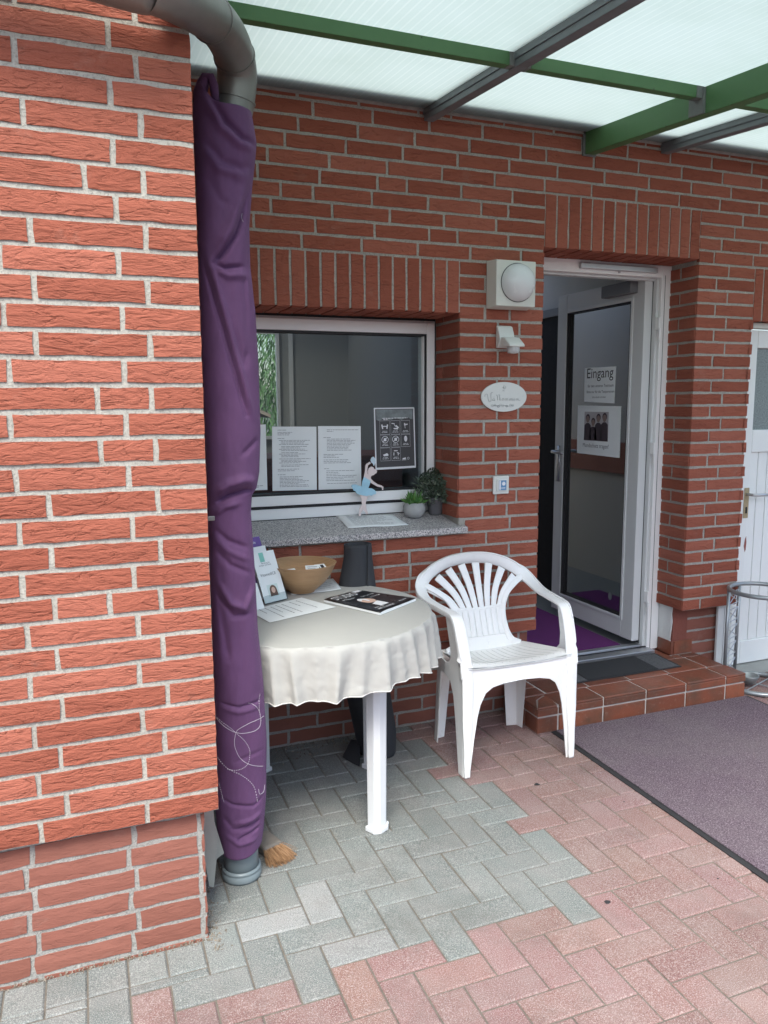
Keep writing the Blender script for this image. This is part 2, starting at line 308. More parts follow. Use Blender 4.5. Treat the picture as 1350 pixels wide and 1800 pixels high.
# ------------------------------------------------------------------ mesh helpers
COL = sc.collection
class MB:
    def __init__(s): s.v = []; s.f = []; s.m = []; s.t = []
    def add(s, vs, fs, mi=0, tint=None):
        o = len(s.v); s.v += [tuple(p) for p in vs]
        for f in fs: s.f.append([o + i for i in f]); s.m.append(mi); s.t.append(tint)
    def box(s, x0, x1, y0, y1, z0, z1, mi=0, tint=None, rot=0, c=None):
        vs = [Vector((x, y, z)) for z in (z0, z1) for y in (y0, y1) for x in (x0, x1)]
        if rot:
            c = Vector(c) if c else Vector(((x0 + x1) / 2, (y0 + y1) / 2, 0)); R = Matrix.Rotation(rot, 3, 'Z')
            vs = [R @ (p - c) + c for p in vs]
        s.add(vs, [(0, 2, 3, 1), (4, 5, 7, 6), (0, 1, 5, 4), (2, 6, 7, 3), (0, 4, 6, 2), (1, 3, 7, 5)], mi, tint)
    def obox(s, o, a, b, c, mi=0):           # box from corner o with edge vectors a, b, c
        o, a, b, c = map(Vector, (o, a, b, c))
        vs = [o + a * i + b * j + c * k for k in (0, 1) for j in (0, 1) for i in (0, 1)]
        fs = [(0, 2, 3, 1), (4, 5, 7, 6), (0, 1, 5, 4), (2, 6, 7, 3), (0, 4, 6, 2), (1, 3, 7, 5)]
        if a.cross(b).dot(c) < 0: fs = [f[::-1] for f in fs]
        s.add(vs, fs, mi)
    def tube(s, pts, r, n=12, mi=0, cap=True, closed=False):
        pts = [Vector(p) for p in pts]; rs = r if hasattr(r, '__len__') else [r] * len(pts)
        up = Vector((0, 0, 1)); vs = []; k = len(pts); prev = None
        for i, p in enumerate(pts):
            a = pts[(i - 1) % k] if (closed or i > 0) else p; b = pts[(i + 1) % k] if (closed or i < k - 1) else p
            t = (b - a).normalized()
            if prev is None:
                q = up if abs(t.z) < .9 else Vector((1, 0, 0)); u = t.cross(q).normalized()
            else: u = (prev - t * prev.dot(t)).normalized()
            prev = u; v = t.cross(u)
            for j in range(n):
                an = 2 * math.pi * j / n; vs.append(p + (u * math.cos(an) + v * math.sin(an)) * rs[i])
        fs = []
        for i in range(k if closed else k - 1):
            for j in range(n):
                a = i * n + j; b = i * n + (j + 1) % n; c = ((i + 1) % k) * n + (j + 1) % n; d = ((i + 1) % k) * n + j
                fs.append((a, b, c, d))
        if cap and not closed: fs += [tuple(range(n))[::-1], tuple((k - 1) * n + j for j in range(n))]
        s.add(vs, fs, mi)
    def lathe(s, prof, c=(0, 0, 0), n=32, mi=0, axis='Z'):
        vs = []; c = Vector(c)
        for (r, h) in prof:
            for j in range(n):
                a = 2 * math.pi * j / n
                p = Vector((r * math.cos(a), r * math.sin(a), h))
                if axis == 'Y': p = Vector((p.x, -p.z, p.y))
                vs.append(c + p)
        fs = [(i * n + j, i * n + (j + 1) % n, (i + 1) * n + (j + 1) % n, (i + 1) * n + j) for i in range(len(prof) - 1) for j in range(n)]
        s.add(vs, fs, mi)
    def plate(s, pts, fn, nrm, th, mi=0):     # 2D outline -> mapped by fn to 3D, thickness th along nrm
        tri = tessellate_polygon([[Vector((p[0], p[1], 0)) for p in pts]])
        nrm = Vector(nrm); a = [fn(*p) for p in pts]; k = len(a)
        b = [p + nrm * th for p in a]; fs = []
        for t in tri: fs.append(tuple(t)); fs.append(tuple(k + i for i in t[::-1]))
        for i in range(k): j = (i + 1) % k; fs.append((i, j, k + j, k + i))
        s.add(a + b, fs, mi)
    def grid(s, fn, nu, nv, mi=0, closed_u=False):
        vs = [fn(i / (nu if closed_u else nu - 1), j / (nv - 1)) for j in range(nv) for i in range(nu)]
        fs = []
        for j in range(nv - 1):
            for i in range(nu if closed_u else nu - 1):
                i2 = (i + 1) % nu; fs.append((j * nu + i, j * nu + i2, (j + 1) * nu + i2, (j + 1) * nu + i))
        s.add(vs, fs, mi)
    def build(s, name, mats, parent=None, smooth=False, bevel=0, solid=0, fix=True, sub=0, kind=None, label=None, angle=35):
        if not isinstance(mats, (list, tuple)): mats = [mats]
        me = bpy.data.meshes.new(name); me.from_pydata(s.v, [], s.f)
        for m in mats: me.materials.append(m)
        me.polygons.foreach_set('material_index', s.m)
        if any(t is not None for t in s.t):
            at = me.attributes.new('tint', 'FLOAT_COLOR', 'FACE')
            arr = np.array([(*(t or (.3, .3, .3)), 1) for t in s.t], dtype=np.float32).ravel(); at.data.foreach_set('color', arr)
        if fix:
            bm = bmesh.new(); bm.from_mesh(me); bmesh.ops.recalc_face_normals(bm, faces=bm.faces); bm.to_mesh(me); bm.free()
        if smooth: me.polygons.foreach_set('use_smooth', [True] * len(me.polygons))
        me.update()
        o = bpy.data.objects.new(name, me); COL.objects.link(o)
        if parent: o.parent = parent; o.matrix_parent_inverse = Matrix.Translation(-parent.location)
        if solid: q = o.modifiers.new('solid', 'SOLIDIFY'); q.thickness = solid; q.offset = 0
        if bevel: q = o.modifiers.new('bevel', 'BEVEL'); q.width = bevel; q.segments = 2; q.limit_method = 'ANGLE'; q.angle_limit = math.radians(angle)
        if sub: q = o.modifiers.new('sub', 'SUBSURF'); q.levels = sub; q.render_levels = sub
        if kind: o['kind'] = kind
        if label: o['label'] = label
        return o
def tag(o, label, cat, group=None):
    o['label'] = label; o['category'] = cat
    if group: o['group'] = group
    return o
def thing(name, loc, label, cat, group=None):
    o = bpy.data.objects.new(name, None); COL.objects.link(o); o.location = loc; o.empty_display_size = .1
    return tag(o, label, cat, group)
def text_into(mb, s_, size, org, right, up, mi=0, shear=0., align='LEFT', sx=1.):
    cu = bpy.data.curves.new('tmp', 'FONT'); cu.body = s_; cu.size = size; cu.align_x = align; cu.shear = shear; cu.resolution_u = 3
    o = bpy.data.objects.new('tmp', cu); COL.objects.link(o); bpy.context.view_layer.update()
    me = bpy.data.meshes.new_from_object(o.evaluated_get(bpy.context.evaluated_depsgraph_get()))
    org, right, up = Vector(org), Vector(right), Vector(up)
    mb.add([org + right * v.co.x * sx + up * v.co.y for v in me.vertices], [list(p.vertices) for p in me.polygons], mi)
    bpy.data.objects.remove(o); bpy.data.curves.remove(cu); bpy.data.meshes.remove(me)

# ------------------------------------------------------------------ brick walls
YB, YA, XE = 3.0785, 1.968, 0.2801
Z0 = 2.3805; CO = .0625; BOT = Z0 - 32 * CO + .004
def brick(mb, o, ax, out, x0, x1, z0, z1, prot=.004, jit=.0012, tilt=0., deep=.02, vert=False):
    """a brick with slightly uneven edges; o origin, ax direction along the wall, out outward normal"""
    Lh = x1 - x0; Hh = z1 - z0
    nx = max(2, int(round(Lh / .035))); nz = max(2, int(round(Hh / .035)))
    pts = []; pr = prot + U(-.0012, .0012); sx = U(-1, 1) * .001; sz = U(-1, 1) * .0008
    def P(x, z, d): return o + ax * x + Vector((0, 0, z)) + out * d
    for j in range(nz + 1):
        for i in range(nx + 1):
            x = x0 + Lh * i / nx; z = z0 + Hh * j / nz; d = pr + sx * (i / nx - .5) + sz * (j / nz - .5)
            e = i in (0, nx) or j in (0, nz)
            if i in (0, nx): x += U(-jit, jit)
            if j in (0, nz): z += U(-jit, jit)
            d += U(-.0006, .0006) - (.0012 if e else 0)
            pts.append(P(x, z, d))
    fs = [(j * (nx + 1) + i, j * (nx + 1) + i + 1, (j + 1) * (nx + 1) + i + 1, (j + 1) * (nx + 1) + i) for j in range(nz) for i in range(nx)]
    k = len(pts)
    ring = [i for i in range(nx + 1)] + [(j + 1) * (nx + 1) - 1 for j in range(1, nz + 1)] + [nz * (nx + 1) + i for i in range(nx - 1, -1, -1)] + [j * (nx + 1) for j in range(nz - 1, 0, -1)]
    back = [pts[i] - out * deep for i in ring]
    pts += back; m = len(ring)
    for a in range(m): b = (a + 1) % m; fs.append((ring[a], k + a, k + b, ring[b]))
    mb.add(pts, fs)
def rowjoints(n, x0, x1, base, known=None, jw=.012):
    if known: js = sorted(known)
    else: js = []
    k = js[-1] + .25 if js else base[n % 2] + (U(-.004, .004))
    if not js:
        while k > x0: k -= .25
        k += .25
    while k < x1:
        js.append(k + U(-.003, .003)); k += .125 if rnd() < .05 else .25
    k = js[0] - .25 if js else x0
    while k > x0: js.insert(0, k + U(-.003, .003)); k -= .25
    return [j for j in js if x0 + .035 < j < x1 - .035]
def course(mb, o, ax, out, n, x0, x1, js, jw=.0122, prot=.004, jit=.0012):
    zc = Z0 - n * CO; z0, z1 = zc - CO + .0062, zc - .0062
    e = [x0] + js + [x1]
    for i in range(len(e) - 1):
        a = e[i] + (jw / 2 if i else 0) + U(-.0012, .0012) * (i > 0); b = e[i + 1] - (jw / 2 if i + 1 < len(e) - 1 else 0)
        brick(mb, o, ax, out, a, b, z0, z1, prot, jit)

X1, Yd = Vector((1, 0, 0)), Vector((0, 1, 0))
# --- main wall at the back of the recess
WIN = (.36, 1.547, .925, 1.848); DOOR = (1.964, 2.847, BOT, 2.150); CEL = (3.207, 4.15, BOT, 1.868)
wall = thing('brick_wall', (1.9, YB, 0), 'long red brick wall under the canopy holding the window and the open entrance door', 'wall')
mb = MB(); out = Vector((0, -1, 0)); org = Vector((0, YB, 0))
known = {-5: [.84, 1.093, 1.35, 1.501, 1.752, 2.002], -4: [.901, 1.151, 1.4, 1.648, 1.897], -3: [.841, 1.088, 1.335, 1.586, 1.835, 1.965], -2: [.787, 1.036, 1.282, 1.531, 1.779, 2.026],
         -1: [.717, .965, 1.212, 1.46, 1.709, 1.96], 0: [.678, .925, 1.17, 1.299, 1.549, 1.799], 1: [.766, .896, 1.145, 1.395, 1.647, 1.778], 2: [.726, .974, 1.222, 1.47, 1.719],
         3: [.657, .905, 1.155, 1.401, 1.533, 1.781], 4: [.846, 1.098, 1.348, 1.595, 1.847]}
XL, XR = XE + .002, 5.2
for n in range(-7, 32):
    zt, zb = Z0 - n * CO, Z0 - (n + 1) * CO
    segs = []
    cuts = []
    if n >= 5 and zb > .94 - .03 - .001: cuts.append((WIN[0], WIN[1]))
    if n == 23: cuts.append((WIN[0] - .05, WIN[1] + .034))
    if n >= 0: cuts.append((DOOR[0], DOOR[1]))
    if n >= 4: cuts.append((CEL[0], CEL[1]))
    x = XL
    for a, b in cuts: segs.append((x, a)); x = b
    segs.append((x, XR))
    for a, b in segs:
        if b - a < .05: continue
        if (a, b) == (WIN[1], DOOR[0]): js = [1.67, 1.777] if n % 2 == 0 else [1.736, 1.845]; js = [js[0], js[0] + .125 if n % 2 == 0 else js[1]] if n < 23 else js
        elif a == DOOR[1] and b == CEL[0]: js = [2.847 + (.115 if n % 2 else .19)]
        elif a == DOOR[1]: js = rowjoints(n, a, b, (.11, .19))
        elif n >= 23: js = rowjoints(n, a, b, (.185, .06))
        else: js = rowjoints(n, a, b, (0.04, .165), [j for j in known.get(n, []) if a < j < b])
        course(mb, org, X1, out, n, a, b, js)
# soldier courses
def soldiers(x0, x1, z0, z1):
    k = int(round((x1 - x0) / .0625)); p = (x1 - x0) / k
    for i in range(k): brick(mb, org, X1, out, x0 + p * i + .005, x0 + p * (i + 1) - .005, z0, z1)
soldiers(WIN[0], WIN[1], WIN[3], Z0 - 5 * CO - .005); soldiers(DOOR[0], DOOR[1], DOOR[3], Z0 - .005); soldiers(CEL[0], CEL[1], CEL[3], Z0 - 4 * CO - .005)
# reveals (the side of each opening that faces the camera, and the opposite ones) and undersides of the lintels
def reveal(x, sgn, n0, n1, d, zmax):
    o = Vector((x, YB, 0)); ot = Vector((sgn, 0, 0))
    for n in range(n0, n1):
        zc = Z0 - n * CO
        js = [.115] if n % 2 else [.0625 if d < .2 else .155]
        if n % 2 == 0: js = [d - .07]
        else: js = []
        e = [0.003] + js + [d]
        for i in range(len(e) - 1):
            z1 = min(zc - .0062, zmax)
            if z1 - (zc - CO + .0062) > .02: brick(mb, o, Yd, ot, e[i] + (.0075 if i else 0), e[i + 1] - (.0075 if i + 2 < len(e) else 0), zc - CO + .0062, z1, prot=.0045)
reveal(WIN[1], -1, 8, 23, .235, WIN[3]); reveal(WIN[0], 1, 8, 23, .235, WIN[3]); reveal(DOOR[1], -1, 3, 32, .19, DOOR[3]); reveal(DOOR[0], 1, 3, 32, .19, DOOR[3])
reveal(CEL[0], 1, 8, 32, .07, CEL[3])
for (x0, x1, zz, d) in ((WIN[0], WIN[1], WIN[3], .235), (DOOR[0], DOOR[1], DOOR[3], .19), (CEL[0], CEL[1], CEL[3], .07)):
    k = int(round((x1 - x0) / .0625)); p = (x1 - x0) / k
    for i in range(k):
        for (a, b) in (((.006, .112), (.122, d)) if i % 2 else ((.006, .06), (.07, d))):
            if b > d or b - a < .02: continue
            mb.box(x0 + p * i + .005, x0 + p * (i + 1) - .005, YB + a, YB + b, zz - .003 + U(-.001, .001), zz + .01)
mb.build('brickwork', M_brick, wall, fix=True)
# mortar / wall core with the openings left free
mb = MB(); T = 0.36
def core(x0, x1, z0, z1, y0=YB, y1=YB + .28): mb.box(x0, x1, y0, y1, z0, z1)
g = .0025
core(XL - .3, WIN[0], BOT, 2.9); core(WIN[0], WIN[1] + g, WIN[3] + g, 2.9); core(WIN[0], WIN[1] + g, BOT, .884)
core(WIN[1] + g, DOOR[0] - g, BOT, 2.9); core(DOOR[0] - g, DOOR[1] + g, DOOR[3] + g, 2.9); core(DOOR[1] + g, CEL[0] - g, BOT, 2.9)
core(CEL[0] - g, CEL[1] + g, CEL[3] + g, 2.9); core(CEL[1], XR, BOT, 2.9)
mb.build('mortar', M_mortar, wall)
mb = MB(); mb.box(XL - .3, XR, YB + .002, YB + .36, 2.9, 5.2); mb.build('upper_wall', M_render, wall)
# plinth of the main wall: smoother brick, set back 25 mm
mb = MB(); po = Vector((0, YB + .027, 0))
def plinth(mb, o, ax, ot, x0, x1, z1, hgt=.0625, base=(.1, .22), jw=.012, left=.25):
    r = 0; z = z1
    while z > -.02:
        js = []; k = x0 + base[r % 2]
        while k < x1 - .03: js.append(k + U(-.005, .005)); k += left
        e = [x0] + js + [x1]
        for i in range(len(e) - 1): brick(mb, o, ax, ot, e[i] + (jw / 2 if i else .001), e[i + 1] - (jw / 2 if i + 2 < len(e) else .001), z - hgt + .006, z - .006, prot=.0025, jit=.0022)
        z -= hgt; r += 1
plinth(mb, po, X1, out, XL, DOOR[0] - .03, BOT - .008)
plinth(mb, Vector((0, YB + .092, 0)), X1, out, 2.968, CEL[0] + .05, BOT - .012, .068, (.5, .5)); plinth(mb, po, X1, out, CEL[1], XR, BOT - .008)
mb.build('plinth', M_plinth, wall)
mb = MB(); mb.box(XL - .3, DOOR[0] - .03, YB + .027, YB + .28, -.2, BOT - .0005); mb.box(2.90, CEL[0] + .05, YB + .0925, YB + .28, -.2, BOT - .0005); mb.box(CEL[1], XR, YB + .027, YB + .28, -.2, BOT - .0005)
mb.build('plinth_mortar', M_mortar_r, wall)
# smooth red render on the plinth right of the door, and the chipped white plaster of the jamb
mb = MB(); mb.box(2.872, 2.967, YB + .088, YB + .22, .02, BOT - .001); mb.build('red_plinth_render', simple('red_brown_render', (.19, .06, .042), .8, var=.2, vs=12, bs=.002), wall)
mb = MB()
prof = [(YB + .088, .13), (YB + .086, .17), (YB + .096, .2), (YB + .090, .25), (YB + .085, .3), (YB + .091, .34), (YB + .086, BOT - .002), (YB + .23, BOT - .002), (YB + .23, .13)]
mb.plate(prof, lambda y, z: Vector((2.866, y + .006, z)), (.0055, 0, 0), 1.); mb.build('chipped_plaster', M_plaster, wall)

# --- near wall on the left
nw = thing('corner_wall', (-.6, YA, 0), 'sunlit rough brick wall at left edge that ends beside the purple wrapped pipe', 'wall')
mb = MB(); o2 = Vector((XE, YA, 0)); rax = Vector((-1, 0, 0))
pat = {5: [.12, .245], 13: [.12, .245], 15: [.12, .245], 9: [.12, .37], 21: [.12, .245], 27: [.13, .38]}
LW = 2.9
for n in range(-13, 32):
    k = n - 1
    a = pat.get(k) or ([.12] if k % 2 else [.1825]); a = [x + U(-.003, .003) for x in a]
    while a[-1] < LW: a.append(a[-1] + (.125 if rnd() < .07 else .25) + U(-.003, .003))
    a = [x for x in a if x < LW - .04]
    zc = Z0 - n * CO; e = [0] + a + [LW]
    for i in range(len(e) - 1): brick(mb, o2, rax, out, e[i] + (.0065 if i else 0), e[i + 1] - (.0065 if i + 2 < len(e) else 0), zc - CO + .0062, zc - .0062, prot=.0045, jit=.0016, deep=.02)
o3 = Vector((XE, YA, 0))
for n in range(-13, 32):                      # the return of the corner, seen only from the side
    js = rowjoints(n, 0, YB - YA, (.115, .055)); course(mb, o3, Yd, X1, n, .018, YB - YA, js)
mb.build('brickwork', M_brick, nw)
mb = MB(); mb.box(XE - LW, XE, YA, YB - .001, BOT, 3.2); mb.build('mortar', M_mortar, nw)
mb = MB(); xp = .243; yp = YA + .028
a0 = Vector((xp, yp, 0))
z = BOT - .012; r = 0
while z > -.02:
    js = [.145 + (.05 if r % 2 else 0)] if r % 2 else [.19]
    js = [(.012)] + [(.195 if r % 2 else .178) + .245 * q for q in range(12)]
    e = [0] + [j for j in js if j < LW - .1] + [LW - .05]
    for i in range(len(e) - 1): brick(mb, a0, rax, out, e[i] + (.006 if i else 0), e[i + 1] - (.006 if i + 2 < len(e) else 0), z - .0605 + .006, z - .006, prot=.003, jit=.0024)
    js = rowjoints(r, 0, YB - YA - .03, (.12, .24)); ee = [0.014] + js + [YB - YA - .03]
    for i in range(len(ee) - 1): brick(mb, a0, Yd, X1, ee[i] + (.006 if i else 0), ee[i + 1] - .006, z - .0605 + .006, z - .006, prot=.003, jit=.0024)
    z -= .0605; r += 1
mb.build('plinth', M_plinth, nw)
mb = MB(); mb.box(XE - LW, xp - .0005, yp + .0005, YB - .002, -.2, BOT - .0006); mb.build('plinth_mortar', M_mortar_r, nw)

# ------------------------------------------------------------------ ground
mb = MB(); mb.box(-120, 120, -120, 120, -.6, -.055); mb.build('ground', M_earth, kind='structure')
mb = MB(); mb.box(-30, 30, -8.0, -7.7, -.06, 2.9); mb.build('added_sky_blocker', M_render, kind='structure')  # unseen wall added behind the camera to cut low sky light and darken the recess
mb = MB(); mb.box(-3, 6, -2.5, 3.3, -.05, -.0045)
mb.build('paving_bed', M_sand, kind='structure')
GRAYPX = [(300, 1830), (228, 1793), (307, 1768), (340, 1758), (444, 1735), (513, 1716), (534, 1762), (597, 1744), (583, 1695), (762, 1656), (790, 1695), (847, 1681), (826, 1635), (977, 1600), (1016, 1631), (1061, 1621), (1005, 1554), (1037, 1536), (956, 1459), (893, 1441), (917, 1427), (857, 1371), (805, 1362), (725, 1290), (700, 1272), (640, 1200), (300, 1200), (-200, 1300), (-200, 1830)]
GR = [tuple(onZ(x, y, 0)[:2]) for x, y in GRAYPX]
GR[-1] = (GR[-1][0] - 1, GR[-1][1]); GR[-2] = (-4, 4)
def inside(x, y, poly):
    c = False; n = len(poly); j = n - 1
    for i in range(n):
        xi, yi = poly[i]; xj, yj = poly[j]
        if (yi > y) != (yj > y) and x < (xj - xi) * (y - yi) / (yj - yi) + xi: c = not c
        j = i
    return c
MX, MY, OX, OY = .0985, .0918, .424, 1.67
mb = MB()
def paver(x0, x1, y0, y1, forced=None):
    gx, gy = (x0 + x1) / 2, (y0 + y1) / 2
    gray = inside(gx, gy, GR) if forced is None else forced
    e = .0018; x0 += e + U(0, .0008); x1 -= e + U(0, .0008); y0 += e + U(0, .0008); y1 -= e + U(0, .0008)
    if x1 - x0 < .02 or y1 - y0 < .02: return
    h = U(-.0012, .0012); tx = U(-.0008, .0008); ch = .004
    b = U(.88, 1.12)
    t = (.15 * b, .168 * b, .16 * b) if gray else (.205 * b, .112 * b * U(.96, 1.06), .102 * b * U(.96, 1.06))
    if abs(gx - .3645 - .05) < .1 and 1.94 < gy < 2.06: t = (.235, .245, .24)
    if abs(gx - .57) < .06 and abs(gy - 2.03) < .06: t = (.23, .24, .235)
    if abs(gx - .72) < .11 and abs(gy - 1.80) < .05: t = (.20, .21, .205)
    vs = []
    for (dx, zz) in ((0, -.03), (0, -.0035), (ch, 0)):
        for (sx, sy) in ((x0 + dx, y0 + dx), (x1 - dx, y0 + dx), (x1 - dx, y1 - dx), (x0 + dx, y1 - dx)):
            vs.append((sx, sy, zz + h + (tx if sx > gx else -tx)))
    fs = [(8, 9, 10, 11)] + [(4 * k + i, 4 * k + (i + 1) % 4, 4 * k + 4 + (i + 1) % 4, 4 * k + 4 + i) for k in (0, 1) for i in range(4)]
    mb.add(vs, fs, 0, t)
for i in range(-33, 55):
    for j in range(-42, 19):
        k = (i + j) % 4; x = OX + i * MX; y = OY + j * MY
        if k == 2: r = [x, x + 2 * MX, y, y + MY]
        elif k == 0: r = [x, x + MX, y, y + 2 * MY]
        else: continue
        if r[1] < .235 and r[3] > 1.89:       # border cut to the near wall
            r[3] = min(r[3], 1.885)
            if r[3] - r[2] < .02: continue
        if r[1] < .26 and r[2] > 1.88: continue
        r[0] = max(r[0], .2275) if r[2] > 1.88 else r[0]
        r[3] = min(r[3], 3.10)
        if r[2] > 3.09: continue
        paver(*r)
for i in range(-33, -2): paver(OX + i * MX, OX + (i + 1) * MX, 1.885, 1.992, True)
mb.build('paving', M_paver, kind='structure', fix=False)
# grit in the joints along the wall
mb = MB()
for _ in range(900):
    if rnd() < .7: x, y = U(-1.2, .25), 1.995 - abs(random.gauss(0, .008))
    else: x, y = .248 + abs(random.gauss(0, .02)), U(1.93, 2.4)
    s_ = U(.0015, .005); a = U(0, 3.1); mb.add([(x - s_ * math.cos(a), y - s_ * math.sin(a) * 1, .001), (x + s_ * .6, y, .002 + s_ * .5), (x + s_ * math.cos(a), y + s_ * math.sin(a), .001), (x, y + s_ * .4, .002 + s_)], [(0, 1, 3), (1, 2, 3), (0, 1, 2)])
for _ in range(260):
    x, y = U(.6, 1.15), 3.09 - abs(random.gauss(0, .09))
    s_ = U(.0015, .006); a = U(0, 3.1); mb.add([(x - s_ * math.cos(a), y - s_ * math.sin(a) * 1, .001), (x + s_ * .6, y, .002 + s_ * .5), (x + s_ * math.cos(a), y + s_ * math.sin(a), .001), (x, y + s_ * .4, .002 + s_)], [(0, 1, 3), (1, 2, 3), (0, 1, 2)])
o = mb.build('ground_litter', M_debris, fix=False); o['kind'] = 'stuff'; tag(o, 'grit and dry plant litter lying along the foot of the brick walls', 'litter')
# rainwater stain, chewing-gum spots
mb = MB()
for (px, py, r_) in ((944, 1379, .012), (1068, 1586, .011), (1097, 1410, .004), (1262, 1545, .004)):
    c = onZ(px, py, 0); n = 10; mb.add([(c.x, c.y, .0035)] + [(c.x + r_ * U(.7, 1.1) * math.cos(6.283 * k / n), c.y + r_ * U(.6, .9) * math.sin(6.283 * k / n), .0012) for k in range(n)], [(0, 1 + k, 1 + (k + 1) % n) for k in range(n)])
o = mb.build('paving_spots', M_rubber, kind='structure')

# ------------------------------------------------------------------ tiled step
SZ, SX0, SX1, SY = .122, 1.805, 3.008, 2.797
step = thing('entrance_step', (2.4, 2.95, 0), 'low terracotta tiled step in front of the open entrance door', 'step')
mb = MB(); mb.box(SX0 + .005, SX1 - .005, SY + .005, YB + .0215, -.02, SZ - .004); mb.box(2.8525, SX1 - .005, YB + .0217, YB + .087, -.02, SZ - .0045); mb.box(DOOR[0] - .028, 2.852, YB + .0215, 3.33, -.02, SZ - .005); mb.build('grout', M_grout, step)
def tilebox(mb, x0, x1, y0, y1, z0, z1): mb.box(x0 + U(0, .001), x1 - U(0, .001), y0, y1, z0, z1)
mt = MB(); mf = MB(); jw = .004
xs = [SX0, 1.914, 2.157, 2.399, 2.635, 2.883, SX1]
for i in range(6):
    a, b = xs[i] + (jw if i else 0), xs[i + 1] - (jw if i < 5 else 0)
    tilebox(mf, a, b, SY, SY + .012, .001, .070)                       # riser
    tilebox(mf, a, b, SY - .002, SY + .012, .079, SZ - .012)             # nosing front
    if i > 0: tilebox(mt, a, b, SY - .002 + (.0), SY + .135, SZ - .0115, SZ)      # nosing top
ys = [2.94, 3.18]
xt = [1.94, 2.18, 2.42, 2.66, 2.90, SX1]
for i in range(len(xt) - 1):
    for (y0, y1) in ((2.94, 3.10), (3.108, 3.30)):
        if xt[i] > 2.8 and y0 > 3: tilebox(mt, xt[i] + jw, xt[i + 1] - jw, 3.108, 3.152, SZ - .011, SZ - .0004); tilebox(mt, 2.854, 2.896, 3.108, 3.152, SZ - .011, SZ - .0004); continue
        if y0 > 3 and xt[i + 1] > 2.84: pass
        tilebox(mt, xt[i] + jw, min(xt[i + 1], 2.852 if y0 > 3 else 9) - jw, y0 + .0, y1, SZ - .011, SZ - .0004)
# left end: side nosing
for (y0, y1) in ((SY + .115, 3.02), (3.028, YB + .02)):
    tilebox(mf, SX0, SX0 + .012, y0, y1, .001, .070); tilebox(mf, SX0 - .002, SX0 + .012, y0, y1, .079, SZ - .012)
    tilebox(mt, SX0 - .002, 1.932, y0 + .025 if y0 < 3 else y0, y1, SZ - .0115, SZ)
tilebox(mf, SX0, SX0 + .0119, SY + .0125, SY + .107, .001, .070); tilebox(mf, SX0 - .002, SX0 + .0119, SY + .0125, SY + .107, .079, SZ - .012)
mt.plate([(SX0 - .002, SY - .002), (1.905, SY - .002), (1.932, SY + .125), (1.86, SY + .125 - .04)], lambda x, y: Vector((x, y, SZ - .0115)), (0, 0, .0115), 1)
mt.plate([(SX0 - .002, SY + .003), (1.853, SY + .089), (1.928, SY + .131), (SX0 - .002, SY + .131)], lambda x, y: Vector((x, y, SZ - .0115)), (0, 0, .0115), 1)
tilebox(mf, SX1 - .012, SX1, SY + .0125, YB + .085, .001, .070); tilebox(mf, SX1 - .012, SX1 + .002, SY + .0125, YB + .085, .079, SZ - .012)
mt.build('tread_tiles', M_tile, step, bevel=.0035); mf.build('riser_tiles', M_tile, step, bevel=.003)
mb = MB(); mb.box(2.857, 2.8745, 3.158, 3.166, SZ, SZ + .070); mb.box(2.879, 3.0, 3.158, 3.166, SZ, SZ + .072); mb.box(2.857, 2.8655, 3.1675, 3.262, SZ, SZ + .072); mb.build('skirting_tiles', M_tile, step, bevel=.002)

# ------------------------------------------------------------------ window
win = thing('window', ((WIN[0] + WIN[1]) / 2, YB + .24, .94), 'white framed window above the granite sill with papers taped to its glass', 'window')
yf = YB + .235
mb = MB(); x0, x1, z0, z1 = WIN[0] + .012, WIN[1] - .006, .955, WIN[3] - .012
def frame(mb, x0, x1, z0, z1, y0, y1, wd, wb=None, wt=None, wl=None, wr=None):
    wb = wb or wd; wt = wt or wd; wl = wl or wd; wr = wr or wd
    mb.box(x0, x0 + wl, y0, y1, z0, z1); mb.box(x1 - wr, x1, y0, y1, z0, z1)
    mb.box(x0 + wl + .0002, x1 - wr - .0002, y0, y1, z0, z0 + wb); mb.box(x0 + wl + .0002, x1 - wr - .0002, y0, y1, z1 - wt, z1)
frame(mb, x0, x1, z0, z1, yf + .004, yf + .07, .058, wb=.048)
mb.build('frame', M_pvc, win, bevel=.003)
mb = MB(); frame(mb, x0 + .010, x1 - .010, z0 + .062, z1 - .010, yf - .010, yf + .004 - .0004, .05, wb=.044, wr=.036, wl=.04, wt=.05); mb.build('sash', M_pvc, win, bevel=.003)
mb = MB(); frame(mb, WIN[0] + .001, WIN[1] - .001, .948, WIN[3] - .001, yf + .012, yf + .06, .011)
mb.box(x0 + .012, x1 - .012, yf + .0005, yf + .0035, z0 + .0485, z0 + .0615)
gx0, gx1, gz0, gz1 = x0 + .050, x1 - .046, z0 + .106, z1 - .060
frame(mb, gx0 - .0008, gx1 + .0008, gz0 - .0008, gz1 + .0008, yf - .002, yf + .06, .010)
mb.build('seal', M_gasket, win)
mb = MB(); mb.box(gx0 + .008, gx1 - .008, yf + .030, yf + .034, gz0 + .008, gz1 - .008); mb.build('glass_pane', M_glass, win)
GY = yf + .029
sill = MB()
sill.plate([(YB - .035, .885), (YB - .035, .912), (yf + .003, .953), (yf + .003, .90)], lambda y, z: Vector((WIN[0] - .04, y, z)), (WIN[1] - .002 - WIN[0] + .04, 0, 0), 1)
sill.plate([(YB - .035, .885), (YB - .035, .912), (YB + .010, .9185), (YB + .010, .888)], lambda y, z: Vector((WIN[1] - .0018, y, z)), (.034, 0, 0), 1)
o = sill.build('window_sill', M_granite, bevel=.002); tag(o, 'speckled grey granite window sill below the white window', 'window sill')
def sillz(y): return .912 + (y - (YB - .035)) * (.953 - .912) / (yf + .003 - YB + .035)

